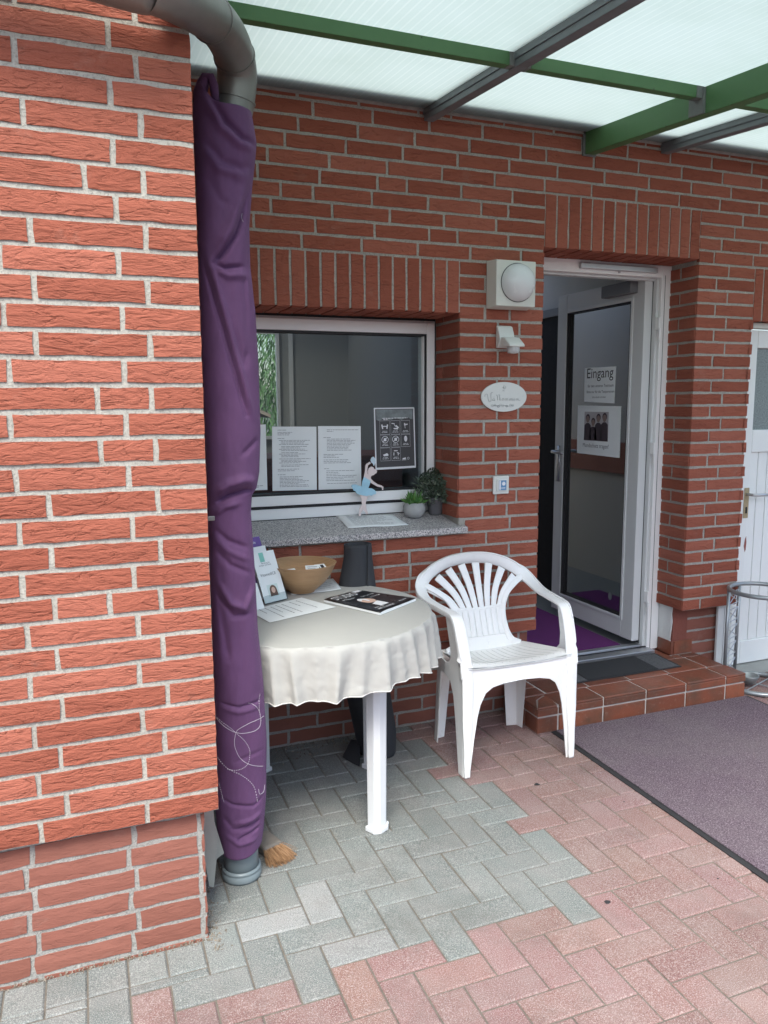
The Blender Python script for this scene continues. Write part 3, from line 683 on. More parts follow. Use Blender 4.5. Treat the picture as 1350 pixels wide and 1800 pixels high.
def paper_on_glass(name, TL, TR, BR, BL, Y, label, cat, mat=M_paper2, group=None):
    P = [onY(*p, Y) for p in (TL, TR, BR, BL)]
    th = thing(name, tuple((P[2] + P[3]) / 2), label, cat, group)
    mb = MB(); mb.add(P + [p + Vector((0, -.0006, 0)) for p in P], [(0, 1, 2, 3), (7, 6, 5, 4), (0, 4, 5, 1), (1, 5, 6, 2), (2, 6, 7, 3), (3, 7, 4, 0)]); mb.build('sheet', mat, th)
    return th, P
def on_sheet(P, u, v, d=Vector((0, -.0012, 0))): # u right, v down, 0..1
    return P[0] * (1 - u) * (1 - v) + P[1] * u * (1 - v) + P[2] * u * v + P[3] * (1 - u) * v + d
def bars(mb, P, rows, h=.006, mi=0, d=Vector((0, -.0012, 0))):
    for (u0, u1, v) in rows:
        u = u0
        while u < u1:                          # words of unequal length
            e = min(u1, u + U(.03, .10)); mb.add([on_sheet(P, u, v, d), on_sheet(P, e, v, d), on_sheet(P, e, v + h, d), on_sheet(P, u, v + h, d)], [(0, 1, 2, 3)], mi); u = e + .012
def textrows(seq): return [(a, b, v) for a, b, v in seq]
PY = GY - .002
th, P = paper_on_glass('notice_sheet', (478, 750), (556, 750), (557, 861), (479, 863), PY, 'typed notice sheet on the window, between the pipe side sheet and the other full sheet', 'notice', group='notices taped to the window pane')
mb = MB(); rows = [(.12, .32, .05, ), (.12, .45, .085), (.12, .4, .105), (.12, .38, .125), (.12, .27, .18)]
v = .21
for k in range(18): rows.append((.15 + .05 * (k % 3 > 0), U(.55, .88), v)); v += .021 + (.012 if k % 4 == 3 else 0)
rows += [(.12, .6, .66), (.12, .5, .685), (.12, .3, .745)] + [(.16, U(.5, .85), .78 + .022 * k) for k in range(8)]
bars(mb, P, rows, .006); mb.build('typed_lines', M_inkg, th)
th, P = paper_on_glass('notice_sheet', (559, 749), (634, 749), (635, 859), (560, 861), PY, 'right hand typed notice sheet on the window, nearest the ballerina figure', 'notice', group='notices taped to the window pane')
mb = MB(); rows = [(.2, .95, .055), (.2, .35, .08), (.12, .3, .175)] + [(.2, U(.6, .9), .2 + .022 * k) for k in range(9)] + [(.12, U(.4, .85), .44 + .024 * k + (.015 if k > 2 else 0)) for k in range(6)] + [(.13, .24, .665)] + [(.18, U(.4, .9), .70 + .026 * k) for k in range(7)] + [(.2, .9, .9)]
bars(mb, P, rows, .006); mb.build('typed_lines', M_inkg, th)
th, P = paper_on_glass('notice_sheet', (392, 750), (467, 746), (470, 861), (394, 864), PY, 'notice sheet on the window half hidden behind the purple wrapped pipe', 'notice', group='notices taped to the window pane')
mb = MB(); bars(mb, P, [(.15, .9, .93), (.15, .8, .95)] + [(.15, .7, .1 + .03 * k) for k in range(12)], .006); mb.build('typed_lines', M_inkg, th)
# rules poster
th, P = paper_on_glass('rules_poster', (657, 717), (728, 716), (731, 822), (660, 826), PY, 'dark poster with white dance pictograms and white border on the window pane', 'poster', M_inkw)
def quad_s(mb, P, u0, u1, v0, v1, d, mi=0): mb.add([on_sheet(P, u0, v0, d), on_sheet(P, u1, v0, d), on_sheet(P, u1, v1, d), on_sheet(P, u0, v1, d)], [(0, 1, 2, 3)], mi)
d1, d2, d3 = Vector((0, -.0012, 0)), Vector((0, -.0018, 0)), Vector((0, -.0024, 0))
mb = MB(); quad_s(mb, P, .03, .97, .02, .965, d1); mb.build('dark_field', M_poster, th)
mb = MB(); top = [(.05 + .9 * k / 16, .19 + .02 * math.sin(k * 1.3) - .015 * k / 16) for k in range(17)]
mb.add([on_sheet(P, u, .03, d2) for u, v in top] + [on_sheet(P, u, v, d2) for u, v in top], [(k, k + 1, 18 + k, 17 + k) for k in range(16)]); mb.build('header_picture', M_pgrey, th)
mb = MB()
def ring_s(cu, cv, r, w_=.012):
    n = 20; a = [(cu + r * math.cos(6.283 * k / n), cv + r * .68 * math.sin(6.283 * k / n)) for k in range(n)]; b = [(cu + (r - w_) * math.cos(6.283 * k / n), cv + (r - w_) * .68 * math.sin(6.283 * k / n)) for k in range(n)]
    mb.add([on_sheet(P, *p, d3) for p in a] + [on_sheet(P, *p, d3) for p in b], [(k, (k + 1) % n, n + (k + 1) % n, n + k) for k in range(n)])
def poly_s(pts): mb.add([on_sheet(P, u, v, d3) for u, v in pts], [tuple(range(len(pts)))])
def line_s(u0, v0, u1, v1, w_=.012):
    dx, dy = u1 - u0, (v1 - v0); l = math.hypot(dx, dy); nx, ny = -dy / l * w_ / 2, dx / l * w_ / 2
    poly_s([(u0 + nx, v0 + ny), (u1 + nx, v1 + ny), (u1 - nx, v1 - ny), (u0 - nx, v0 - ny)])
bars(mb, P, [(.2, .4, .165), (.42, .47, .165), (.49, .82, .163), (.22, .34, .185)], .012, d=d3)
cw = [(.13, .37), (.40, .62), (.65, .87)]; rw = [(.21, .43), (.44, .64), (.65, .86)]
for i in range(3):
    for j in range(3):
        if i == 2 and j == 2: continue
        (a, b), (c, e) = cw[i], rw[j]
        for q in ((a, c, b, c), (a, e, b, e), (a, c, a, e), (b, c, b, e)): line_s(*q, .003)
        mb2 = (a + b) / 2
        bars(mb, P, [(mb2 - .06, mb2 + .06, e - .055), (mb2 - .075, mb2 + .075, e - .035)], .007, d=d3)
c0, c1, c2 = .25, .51, .76
line_s(.18, .27, .20, .34, .03); line_s(.32, .27, .30, .34, .03); line_s(.19, .30, .31, .30, .015)
line_s(.42, .255, .49, .26, .015); line_s(.49, .26, .49, .30, .01); poly_s([(.5, .3), (.53, .28), (.6, .32), (.58, .34)]); poly_s([(.46, .33), (.57, .33), (.58, .355), (.48, .35)])
poly_s([(.73, .25), (.76, .26), (.76, .29), (.73, .29)]); line_s(.745, .28, .755, .34, .012); line_s(.75, .275, .82, .27, .01); line_s(.75, .29, .82, .275, .01)
for c in (c0, c1): ring_s(c, .515, .085); line_s(c - .055, .55, c + .055, .48, .012); poly_s([(c - .03, .49), (c + .03, .49), (c + .035, .54), (c - .035, .54)])
n = 12; poly_s([(c2 + .04 * math.cos(6.283 * k / n), .51 + .05 * math.sin(6.283 * k / n)) for k in range(n)])
poly_s([(.19, .76), (.29, .735), (.32, .755), (.32, .78), (.21, .785)]); poly_s([(c1 - .05, .695), (c1 + .04, .695), (c1 + .04, .71), (c1 - .05, .71)])
line_s(.46, .73, .455, .78, .018); line_s(.56, .73, .565, .78, .018); line_s(.53, .73, .6, .75, .01)
poly_s([(.67, .83), (.75, .82), (.75, .85), (.67, .85)]); ring_s(.81, .835, .03, .008); line_s(.65, .86, .76, .86, .006)
mb.build('pictograms', M_inkw, th, fix=False)

# room behind the window
mb = MB(); mb.box(-.6, .70, 4.94, 5.0, 0, 2.6); mb.box(1.184, 1.72, 4.94, 5.0, 0, 2.6); mb.box(.70, 1.184, 4.94, 5.0, 0, 1.25); mb.box(.70, 1.184, 4.94, 5.0, 1.915, 2.6)
mb.box(1.66, 1.72, YB + .2805, 4.94, 0, 2.6); mb.box(-.66, -.6, YB + .2805, 5.0, 0, 2.6)
mb.box(-.66, 1.72, YB + .2805, 5.0, -.05, .0); mb.box(-.66, 1.72, YB + .2805, 3.9, 2.6, 2.66); mb.box(-.66, 1.72, 4.6, 5.0, 2.6, 2.66); mb.box(-.66, -.1, 3.9, 4.6, 2.6, 2.66)  # ceiling gap added out of view to let more sky light into the room
mb.build('room_interior', M_wall_in2, kind='structure')
rw_ = thing('rear_window', (.94, 4.93, 1.25), 'small window on the far side of the room, seen through the front window', 'window')
mb = MB(); frame(mb, .69, 1.19, 1.24, 1.925, 4.915, 4.939, .02); mb.box(1.255, 1.28, 4.92, 4.9395, .3, 1.95); mb.build('frame', M_pvc, rw_)
cab = thing('cabinet', (1.2, 4.1, 0), 'low dark reddish brown cabinet standing in the room behind the window', 'cabinet')
mb = MB(); mb.box(.75, 1.64, 3.95, 4.4, .0, 1.16); mb.build('carcass', M_brown, cab, bevel=.004)
mb = MB(); mb.box(.73, 1.655, 3.92, 4.41, 1.1605, 1.185); mb.build('top', M_brown, cab, bevel=.003)
# willow behind the house
wt = thing('willow_tree', (1.6, 9.0, 0), 'green willow tree with hanging leaves seen through the far room window', 'tree')
mb = MB(); mb.tube([(1.6, 9.2, 0), (1.55, 9.2, 1.2), (1.7, 9.3, 2.4), (1.5, 9.2, 3.6)], [.16, .13, .1, .06], 10); mb.tube([(1.6, 9.2, 1.8), (1.2, 9.0, 2.6), (.9, 8.8, 3.3)], [.07, .05, .03], 8); mb.build('trunk', M_bark, wt, smooth=True)
mb = MB()
for s_ in range(420):
    x = U(.4, 3.0); y = U(7.6, 10.4); z = U(2.6, 4.0); n = 34
    for k in range(n):
        zz = z - k * .085 - U(0, .03); px = x + .05 * math.sin(k * .4 + s_)
        if zz < .6: break
        a = U(0, 6.28); l = U(.08, .16); dx, dy = math.cos(a) * l * .6, math.sin(a) * l * .6
        mb.add([(px, y, zz), (px + dx * .5 - .008, y + dy * .5, zz - l * .35), (px + dx, y + dy, zz - l), (px + dx * .5 + .008, y + dy * .5 + .008, zz - l * .4)], [(0, 1, 2, 3)])
mb.build('crown', M_willow, wt, fix=False)
sh = thing('garden_shed', (1.0, 6.6, 0), 'weathered timber shed roof seen low in the far room window', 'shed')
mb = MB(); mb.obox((.55, 6.6, 1.30), (.5, 0, .25), (0, .8, 0), (0, 0, .03)); mb.obox((1.06, 6.6, 1.55), (.45, 0, -.2), (0, .8, 0), (0, 0, .03)); mb.build('roof', simple('grey_timber', (.22, .19, .16), .9), sh)
mb = MB(); mb.box(.6, 1.45, 6.65, 7.3, 0, 1.30); mb.build('wall', simple('grey_timber', (.22, .19, .16), .9), sh)

# ------------------------------------------------------------------ things on the sill
def leaf(mb, p, dirv, l, wd, up=Vector((0, 0, 1)), th=.3):
    dirv = Vector(dirv).normalized(); s_ = dirv.cross(up);
    if s_.length < .1: s_ = dirv.cross(Vector((1, 0, 0)))
    s_.normalize(); nn = s_.cross(dirv); p = Vector(p)
    mb.add([p, p + dirv * l * .45 + s_ * wd, p + dirv * l, p + dirv * l * .45 - s_ * wd, p + dirv * l * .45 + nn * wd * th, p + dirv * l * .45 - nn * wd * th * 1.5], [(0, 1, 4), (1, 2, 4), (2, 3, 4), (3, 0, 4), (0, 5, 1), (1, 5, 2), (2, 5, 3), (3, 5, 0)])
py_ = 3.235; c = onY(728, 903, py_); z = sillz(py_)
pl = thing('potted_succulent', (c.x, py_, z), 'small bright green succulent in a round pale concrete pot on the window sill', 'plant')
mb = MB(); K = 1.05; mb.lathe([(0, z), (.030 * K, z), (.041 * K, z + .012), (.0485 * K, z + .032), (.0475 * K, z + .052), (.040 * K, z + .068), (.034 * K, z + .068), (.035 * K, z + .058), (0, z + .056)], (c.x, py_, 0), 36); mb.build('pot', M_pot1, pl, smooth=True)
mb = MB()
for k in range(46):
    a = k * 2.4; el = math.radians(U(20, 85)); r_ = U(0, .022)
    leaf(mb, (c.x + r_ * math.cos(a), py_ + r_ * math.sin(a), z + .058), (math.cos(a) * math.cos(el), math.sin(a) * math.cos(el), math.sin(el)), U(.04, .078), .0095, th=.55)
mb.build('leaves', M_succ, pl, fix=False)
py2 = 3.262; c = onY(765, 902, py2); z = sillz(py2)
pl = thing('potted_plant', (c.x, py2, z), 'bushy grey green plant with dark buds in a dark grey pot on the sill', 'plant')
mb = MB(); mb.lathe([(0, z), (.030, z), (.039, z + .055), (.0435, z + .056), (.0445, z + .080), (.039, z + .080), (.037, z + .068), (0, z + .066)], (c.x, py2, 0), 36); mb.build('pot', M_pot2, pl, smooth=True, bevel=.001)
mb = MB(); mb.lathe([(.037, z + .069), (0, z + .074)], (c.x, py2, 0), 20)
mb.build('soil', M_soil, pl)
mb = MB(); heads = [(-.066, -.03, .165), (-.028, -.055, .142), (-.012, .0, .202), (.050, -.025, .168), (.012, .03, .185), (-.045, .02, .180), (.055, .03, .165)]
for k in range(800):
    a = U(0, 6.28); r_ = .092 * U(0, 1) ** .7; h = U(.080, .190) - r_ * .35; x, y = c.x - .005 + r_ * math.cos(a), py2 + r_ * math.sin(a) * .85
    y = min(y, yf - .02); x = min(x, WIN[1] - .012)
    leaf(mb, (x, y, z + h), (math.cos(a) + U(-.6, .6), math.sin(a) + U(-.6, .6), U(-.3, .9)), U(.018, .036), .0052)
for hx, hy, hz in heads: mb.tube([(c.x, py2, z + .07), (c.x + hx * .7, py2 + hy * .7, z + hz * .7), (c.x + hx, py2 + hy, z + hz)], .0014, 5)
mb.build('foliage', M_leaf2, pl, fix=False)
mb = MB()
for hx, hy, hz in heads:
    for k in range(110):
        a = U(0, 6.28); e = math.acos(U(.0, 1)); dv = Vector((math.cos(a) * math.sin(e), math.sin(a) * math.sin(e), math.cos(e) * .8)); p = Vector((c.x + hx * .95, py2 + hy * .8, z + hz - .006)) + dv * .024
        leaf(mb, p, dv + Vector((U(-.5, .5), U(-.5, .5), U(-.2, .5))), .0065, .0026, th=1.)
mb.build('flower_buds', M_bud, pl, fix=False)
# ballerina
BY = 3.25
def bz(pts): return [((lambda q: (q.x, q.z))(onY(600 + x / 6.75, 700 + y / 6.75, BY))) for x, y in pts]
fzm = lambda x, z: Vector((x, BY, z))
bal = thing('ballerina_figure', (1.15, BY, sillz(BY)), 'flat wooden ballerina cut-out in a light blue tutu standing on the window sill', 'figurine')
mb = MB(); nr = (0, .004, 0)
body = [(208, 1400), (216, 1310), (248, 1262), (240, 1215), (226, 1150), (240, 1130), (262, 1080), (262, 960), (268, 930), (283, 860), (285, 800), (300, 778), (340, 755), (352, 772), (318, 795), (308, 850), (312, 905), (318, 900), (314, 868), (325, 832), (355, 812), (380, 818), (392, 840), (410, 846), (424, 862), (418, 890), (400, 896), (388, 912), (362, 918), (350, 935), (352, 955), (380, 985), (430, 1020), (480, 1036), (500, 1052), (498, 1088), (486, 1090), (482, 1060), (430, 1050), (370, 1015), (345, 1000), (322, 1040), (318, 1110), (312, 1180), (290, 1240), (296, 1300), (318, 1370), (300, 1380), (262, 1318), (236, 1360), (232, 1400)]
mb.plate(bz(body), fzm, nr, 1); mb.build('body', M_skinpk, bal)
mb = MB(); dress = [(268, 934), (300, 952), (330, 968), (346, 985), (332, 1030), (318, 1066), (360, 1068), (395, 1090), (412, 1115), (405, 1140), (380, 1142), (352, 1158), (330, 1150), (300, 1160), (262, 1154), (232, 1146), (205, 1140), (180, 1128), (168, 1105), (140, 1092), (135, 1068), (115, 1045), (125, 1025), (160, 1020), (200, 1034), (238, 1046), (245, 990)]
mb.plate(bz(dress), lambda x, z: Vector((x, BY - .003, z)), (0, .0028, 0), 1); mb.build('tutu', M_ltblue, bal)
mb = MB(); fl = [(345, 735), (356, 705), (378, 692), (396, 710), (404, 745), (398, 775), (385, 805), (372, 775), (355, 765)]
mb.plate(bz(fl), lambda x, z: Vector((x, BY - .003, z)), (0, .0028, 0), 1); mb.build('flower', simple('ice_blue_paint', (.55, .66, .72), .7, var=.25, vs=60), bal)
# paper lying on the sill
def flat_sheet(mb, pts, z, th=.0006, curl=None, n=8):
    P = [Vector(p) for p in pts]
    def f(u, v):
        q = P[0] * (1 - u) * (1 - v) + P[1] * u * (1 - v) + P[2] * u * v + P[3] * (1 - u) * v
        return Vector((q.x, q.y, z(q) if callable(z) else z)) + Vector((0, 0, curl(u, v) if curl else 0))
    mb.grid(f, n, n); return f
y_a, y_b = YB + .215, YB + .005
TL, TR, BR, BL = onZ(590, 909, sillz(3.29)), onZ(690, 905, sillz(3.29)), onZ(718, 925, sillz(3.1)), onZ(612, 931, sillz(3.1))
sh_ = thing('paper_sheet', tuple((TL + BR) / 2), 'white printed sheet lying on the granite window sill at the ballerina feet', 'paper')
mb = MB(); f = flat_sheet(mb, [TL, TR, BR, BL], lambda q: sillz(q.y) + .0015, curl=lambda u, v: .002 * math.sin(u * 5 + v * 3) ** 2); mb.build('sheet', M_paper, sh_, smooth=True, solid=.0006)
def lines_on(f, rows, lift=.0012, h=.014):
    mb = MB()
    for (u0, u1, v) in rows:
        u = u0
        while u < u1:
            e = min(u1, u + U(.04, .12)); mb.add([f(a, b) + Vector((0, 0, lift)) for a, b in ((u, v), (e, v), (e, v + h), (u, v + h))], [(0, 1, 2, 3)]); u = e + .015
    return mb
lines_on(f, [(.15, U(.5, .9), .12 + .085 * k) for k in range(9)]).build('print', M_inkg, sh_, fix=False)

# ------------------------------------------------------------------ entrance door
dr = thing('entrance_door', (2.4, 3.28, SZ), 'white framed glass entrance door standing wide open into the hallway', 'door')
yd = YB + .19
mb = MB()
mb.box(2.790, 2.862, yd, yd + .075, SZ + .004, 2.148)               # right post
mb.box(1.950, 2.0, yd, yd + .075, SZ + .004, 2.148); mb.box(2.0002, 2.7898, yd, yd + .075, 2.088, 2.148)
mb.build('frame', M_pvc, dr, bevel=.003)
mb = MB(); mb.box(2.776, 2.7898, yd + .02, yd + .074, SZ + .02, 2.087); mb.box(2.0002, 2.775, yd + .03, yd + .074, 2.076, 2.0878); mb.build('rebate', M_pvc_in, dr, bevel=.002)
mb = MB(); mb.box(2.7735, 2.7758, yd + .045, yd + .07, SZ + .03, 2.075); mb.box(2.81, 2.8125, yd - .001, yd, SZ + .01, 2.1); mb.build('seal', M_gasket, dr)
# leaf: hinged on the right post, opened about ninety degrees
LX0, LX1, LY0, LY1, LZ0, LZ1 = 2.727, 2.781, yd + .048, 4.10, SZ + .045, 2.098
mb = MB()
def fr_leaf(mb, xa, xb, y0, y1, z0, z1, wy, wz0, wz1):
    mb.box(xa, xb, y0, y0 + wy, z0, z1); mb.box(xa, xb, y1 - wy, y1, z0, z1)
    mb.box(xa, xb, y0 + wy + .0002, y1 - wy - .0002, z0, z0 + wz0); mb.box(xa, xb, y0 + wy + .0002, y1 - wy - .0002, z1 - wz1, z1)
fr_leaf(mb, LX0, LX1, LY0, LY1, LZ0, LZ1, .092, .105, .100); 
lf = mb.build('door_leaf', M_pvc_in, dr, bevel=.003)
def sub(mb, name, mat, parent, **k): return mb.build(name, mat, parent, **k)
mb = MB(); mb.box(LX0 + .02, LX0 + .026, LY0 + .088, LY1 - .088, LZ0 + .10, LZ1 - .096); gp = mb.build('glass_pane', M_dglass, lf)
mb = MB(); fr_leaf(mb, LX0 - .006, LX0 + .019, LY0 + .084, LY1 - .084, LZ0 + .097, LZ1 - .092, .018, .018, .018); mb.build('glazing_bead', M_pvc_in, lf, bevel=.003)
mb = MB(); fr_leaf(mb, LX0 - .003, LX0 + .0195, LY0 + .1022, LY1 - .1022, LZ0 + .1152, LZ1 - .1102, .006, .006, .006); mb.build('seal', M_gasket, lf)
mb = MB(); yh = LY1 - .045; mb.box(LX0 - .008, LX0 - .0002, yh - .016, yh + .016, .98, 1.20)
mb.tube([(LX0 - .005, yh, 1.165), (LX0 - .05, yh, 1.165), (LX0 - .058, yh - .012, 1.165), (LX0 - .058, yh - .12, 1.16)], .0095, 10); mb.build('handle', M_alu, lf, smooth=True)
mb = MB(); mb.box(LX0 - .05, LX0 - .0002, LY0 + .035 + .02, LY0 + .30, LZ1 - .075, LZ1 - .012); mb.build('door_closer', simple('dark_grey_closer', (.13, .13, .135), .5), lf, bevel=.004)
mb = MB(); mb.lathe([(0, .003), (.011, .003), (.013, 0)], (0, 0, 0), 16); 
pq = onX(1072, 1048, LX0 + .018); mb2_ = MB(); mb2_.add([(LX0 + .0185, pq.y + .016 * math.cos(a * .5), pq.z + .022 * math.sin(a * .5)) for a in range(13)], [tuple(range(13))]); mb2_.build('sticker', M_inkg, lf)
for zc in (1.86, 1.22, .42):
    mb = MB()
    mb.box(2.775, 2.789, yd - .008, yd + .019, zc - .03, zc + .03); mb.tube([(2.782, yd - .010, zc - .085), (2.782, yd - .010, zc - .025)], .0075, 10); mb.build('hinge', M_pvc, dr, bevel=.001)
mb = MB(); mb.box(2.285, 2.745, yd - .022, yd - .0003, 2.105, 2.132); mb.build('closer_rail', M_alu, dr, bevel=.003)
mb = MB(); mb.tube([(2.52, yd - .01, 2.102), (2.56, yd + .1, 2.098), (2.70, LY0 + .2, 2.104)], .006, 8); mb.build('closer_arm', M_alu, dr, smooth=True)
mb = MB(); mb.box(1.945, 2.80, yd - .055, yd + .03, SZ + .0, SZ + .018); mb.box(1.945, 2.80, yd + .0305, yd + .07, SZ, SZ + .026); mb.build('threshold', M_alu, dr, bevel=.002)
mb = MB(); mb.box(1.96, 2.79, yd + .005, yd + .012, SZ + .0181, SZ + .0225); mb.build('threshold_seal', M_gasket, dr)
# signs on the door pane
SXp = LX0 - .0075
def door_sheet(name, pts, label, mat):
    P = [onX(x, y, LX0 + .0185) for x, y in pts]; t = thing(name, tuple((P[2] + P[3]) / 2), label, 'sign')
    mb = MB(); mb.add(P + [p + Vector((-.0005, 0, 0)) for p in P], [(0, 1, 2, 3), (7, 6, 5, 4), (0, 4, 5, 1), (1, 5, 6, 2), (2, 6, 7, 3), (3, 7, 4, 0)]); mb.build('sheet', mat, t); return t, P
t, P = door_sheet('entrance_sign', [(1028, 647), (1083, 644), (1080, 709), (1027, 706)], 'white paper sign reading Eingang on the glass of the open door', M_paper2)
yl = (P[0].y + P[1].y) / 2; wv_ = P[0].y - P[1].y; rt = Vector((0, -1, 0)); up = Vector((0, 0, 1)); xo = LX0 + .0175
mb = MB(); text_into(mb, 'Eingang', .082, (xo, yl, 1.600), rt, up, align='CENTER')
text_into(mb, 'für den unteren Testraum', .0225, (xo, yl - .01, 1.548), rt, up, align='CENTER'); text_into(mb, 'Bitte nur für die Testpersonen', .0205, (xo, yl - .01, 1.515), rt, up, align='CENTER'); text_into(mb, 'bitte einzeln eintreten', .014, (xo, yl, 1.487), rt, up, align='CENTER')
mb.build('lettering', M_ink, t, fix=False)
t, P = door_sheet('photo_sign', [(1016, 713), (1092, 714), (1089, 805), (1014, 796)], 'white paper sign with a photo of four people on the open door glass', M_paper2)
yl = (P[0].y + P[1].y) / 2 + .018
mb = MB(); mb.add([(xo, yl + .112, 1.242), (xo, yl - .112, 1.242), (xo, yl - .112, 1.408), (xo, yl + .112, 1.408)], [(0, 1, 2, 3)]); mb.build('photo_background', simple('pale_photo_print', (.42, .40, .41), .7, var=.15), t)
mb = MB(); mh = MB()
def blob(mb, cy, cz, ry, rz, dx=0): mb.add([(xo - .0006 - dx, cy + ry * math.cos(k * .3927), cz + rz * math.sin(k * .3927)) for k in range(16)], [tuple(range(16))])
for (dy, hz, rr, mt_) in ((.078, 1.365, .020, 0), (.026, 1.345, .019, 0), (-.022, 1.368, .020, 0), (-.078, 1.372, .021, 0)):
    blob(mh, yl + dy, hz, rr * .8, rr, .0006); blob(mb, yl + dy, hz + .008, rr, rr * 1.1)
    mb.add([(xo - .001, yl + dy + .034, 1.243), (xo - .001, yl + dy - .034, 1.243), (xo - .001, yl + dy - .03, hz - .035), (xo - .001, yl + dy - .012, hz - .022), (xo - .001, yl + dy + .012, hz - .022), (xo - .001, yl + dy + .03, hz - .035)], [tuple(range(6))])
mb.build('people_print', simple('dark_photo_print', (.05, .035, .045), .6, var=.3, vs=40), t, fix=False); mh.build('faces_print', simple('dim_skin_print', (.24, .17, .15), .7), t, fix=False)
mb = MB(); text_into(mb, 'Mundschutz tragen!', .034, (xo, yl, 1.203), rt, up, align='CENTER', sx=.9); mb.build('lettering', M_inkg, t, fix=False)

# hallway
mb = MB(); z1 = 2.5
mb.box(2.93, 3.0, YB + .2805, 6.6, 0, z1); mb.box(1.74, 1.80, YB + .2805, 6.6, 0, z1)
mb.box(1.74, 3.0, 6.6, 6.66, 0, z1); mb.box(1.72, 3.0, YB + .2805, 4.7, z1, z1 + .05); mb.box(1.72, 3.0, 6.3, 6.66, z1, z1 + .05)  # open stretch of ceiling added out of view to brighten the hallway
mb.build('hallway_walls', M_wall_in, kind='structure')
mb = MB(); mb.box(1.80, 2.93, YB + .2805, 6.6, -.05, SZ - .004); mb.box(DOOR[0] - .02, 2.85, 3.341, YB + .2805, -.05, SZ - .004); mb.build('hallway_floor', M_slate, kind='structure')
o = MB(); o.box(2.10, 2.72, 3.40, 4.5, SZ - .0035, SZ + .006); o = o.build('hall_carpet', M_carp, bevel=.002); tag(o, 'bright purple carpet on the hallway floor just inside the open door', 'carpet')
mb = MB(); mb.box(1.8005, 1.824, 3.60, 6.4, .94, 1.17); o = mb.build('wall_rail', M_brown, bevel=.002); tag(o, 'brown wooden rail board on the hallway wall seen through the door glass', 'rail')
dd = thing('inner_doorway', (2.92, 4.7, SZ), 'dark doorway filled by a black panel in the hallway wall beyond the open glass door', 'door')
mb = MB(); mb.box(2.915, 2.929, 4.19, 5.1, SZ, 2.02); mb.build('leaf', M_dark, dd); mb = MB(); mb.box(2.90, 2.9295, 4.14, 4.1895, SZ, 2.07); mb.box(2.90, 2.9295, 4.19, 5.15, 2.0205, 2.07); mb.build('frame', simple('grey_door_frame', (.22, .22, .22), .6), dd)  # near-black panel paints the darkness inside a doorway

# ------------------------------------------------------------------ doormat, outdoor carpet
dm = thing('doormat', (2.44, 3.16, SZ), 'charcoal doormat with patterned ends lying on the tiled step', 'doormat')
Q = [Vector((2.068, 2.985, 0)), Vector((2.775, 2.985, 0)), Vector((2.79, 3.205, 0)), Vector((2.085, 3.205, 0))]
def qlerp(u, v): return Q[0] * (1 - u) * (1 - v) + Q[1] * u * (1 - v) + Q[2] * u * v + Q[3] * (1 - u) * v
mb = MB(); mb.plate([(0, 0), (1, 0), (1, 1), (0, 1)], lambda u, v: qlerp(u, v) + Vector((0, 0, SZ + .0004)), (0, 0, .005), 1); mb.build('rubber_base', M_rubber, dm, bevel=.001)
mb = MB(); mb.plate([(.2, .03), (.8, .03), (.8, .97), (.2, .97)], lambda u, v: qlerp(u, v) + Vector((0, 0, SZ + .0055)), (0, 0, .003), 1); mb.build('pile', M_dmat, dm)
for (a, b) in ((.02, .195), (.805, .98)):
    mb = MB()
    mb.plate([(a, .03), (b, .03), (b, .97), (a, .97)], lambda u, v: qlerp(u, v) + Vector((0, 0, SZ + .0055)), (0, 0, .0015), 1)
    for k in range(4):
        for j in range(7):
            cu, cv = a + (b - a) * (k + .5) / 4, .08 + .84 * j / 6
            mb.plate([(cu - .012, cv), (cu, cv - .05), (cu + .012, cv), (cu, cv + .05)], lambda u, v: qlerp(u, v) + Vector((0, 0, SZ + .0071)), (0, 0, .0016), 1)
    mb.build('embossed_end', M_dmat2, dm)
cp = thing('outdoor_carpet', (2.45, 2.0, 0), 'large mauve entrance carpet with black rubber edge on the paving before the step', 'carpet')
CX0, CX1, CY0, CY1 = 1.872, 3.02, .35, 2.79
mb = MB(); mb.box(CX0, CX1, CY0, CY1, .0012, .005); mb.build('rubber_edge', M_rubber, cp, bevel=.001)
mb = MB(); mb.box(CX0 + .022, CX1 - .022, CY0 + .02, CY1 - .006, .0052, .0105); mb.build('pile', M_mat, cp, bevel=.002)

# ------------------------------------------------------------------ cellar door at the right edge
cd = thing('cellar_door', (3.7, YB + .07, 0), 'white painted plank door with brass handle plate at the right edge', 'door')
y0 = YB + .075; X0c = 3.222
mb = MB(); mb.box(CEL[0] + .003, CEL[1] - .003, y0 - .03, y0 + .03, 1.838, CEL[3] - .002); mb.box(CEL[0] + .002, 3.258, y0 - .002, y0 + .03, 0, 1.8375); mb.build('frame', M_creamm, cd, bevel=.002)
mb = MB(); dxa, dxb = 3.262, 4.12; ztop = 1.832; zr = 1.19; zb_ = .14
st = .075
mb.box(dxa, dxa + st, y0, y0 + .04, .012, ztop); mb.box(dxb - st, dxb, y0, y0 + .04, .012, ztop)
mb.box(dxa + st + .0002, dxb - st - .0002, y0, y0 + .04, .012, zb_); mb.box(dxa + st + .0002, dxb - st - .0002, y0, y0 + .04, zr, 1.31); mb.box(dxa + st + .0002, dxb - st - .0002, y0, y0 + .04, 1.74, ztop)
mb.build('leaf', M_pdoor, cd, bevel=.004)
mb = MB(); k = 0; x = dxa + st + .0005
while x < dxb - st - .01:
    e = min(x + .066, dxb - st - .0005); mb.box(x, e - .004, y0 + .013, y0 + .03, zb_ + .0005, zr - .0005); x = e
mb.build('planks', M_pdoor, cd, bevel=.003)
mb = MB(); mb.box(dxa + st, dxb - st, y0 + .0305, y0 + .034, zb_, zr); mb.build('backing', M_pgrey, cd)
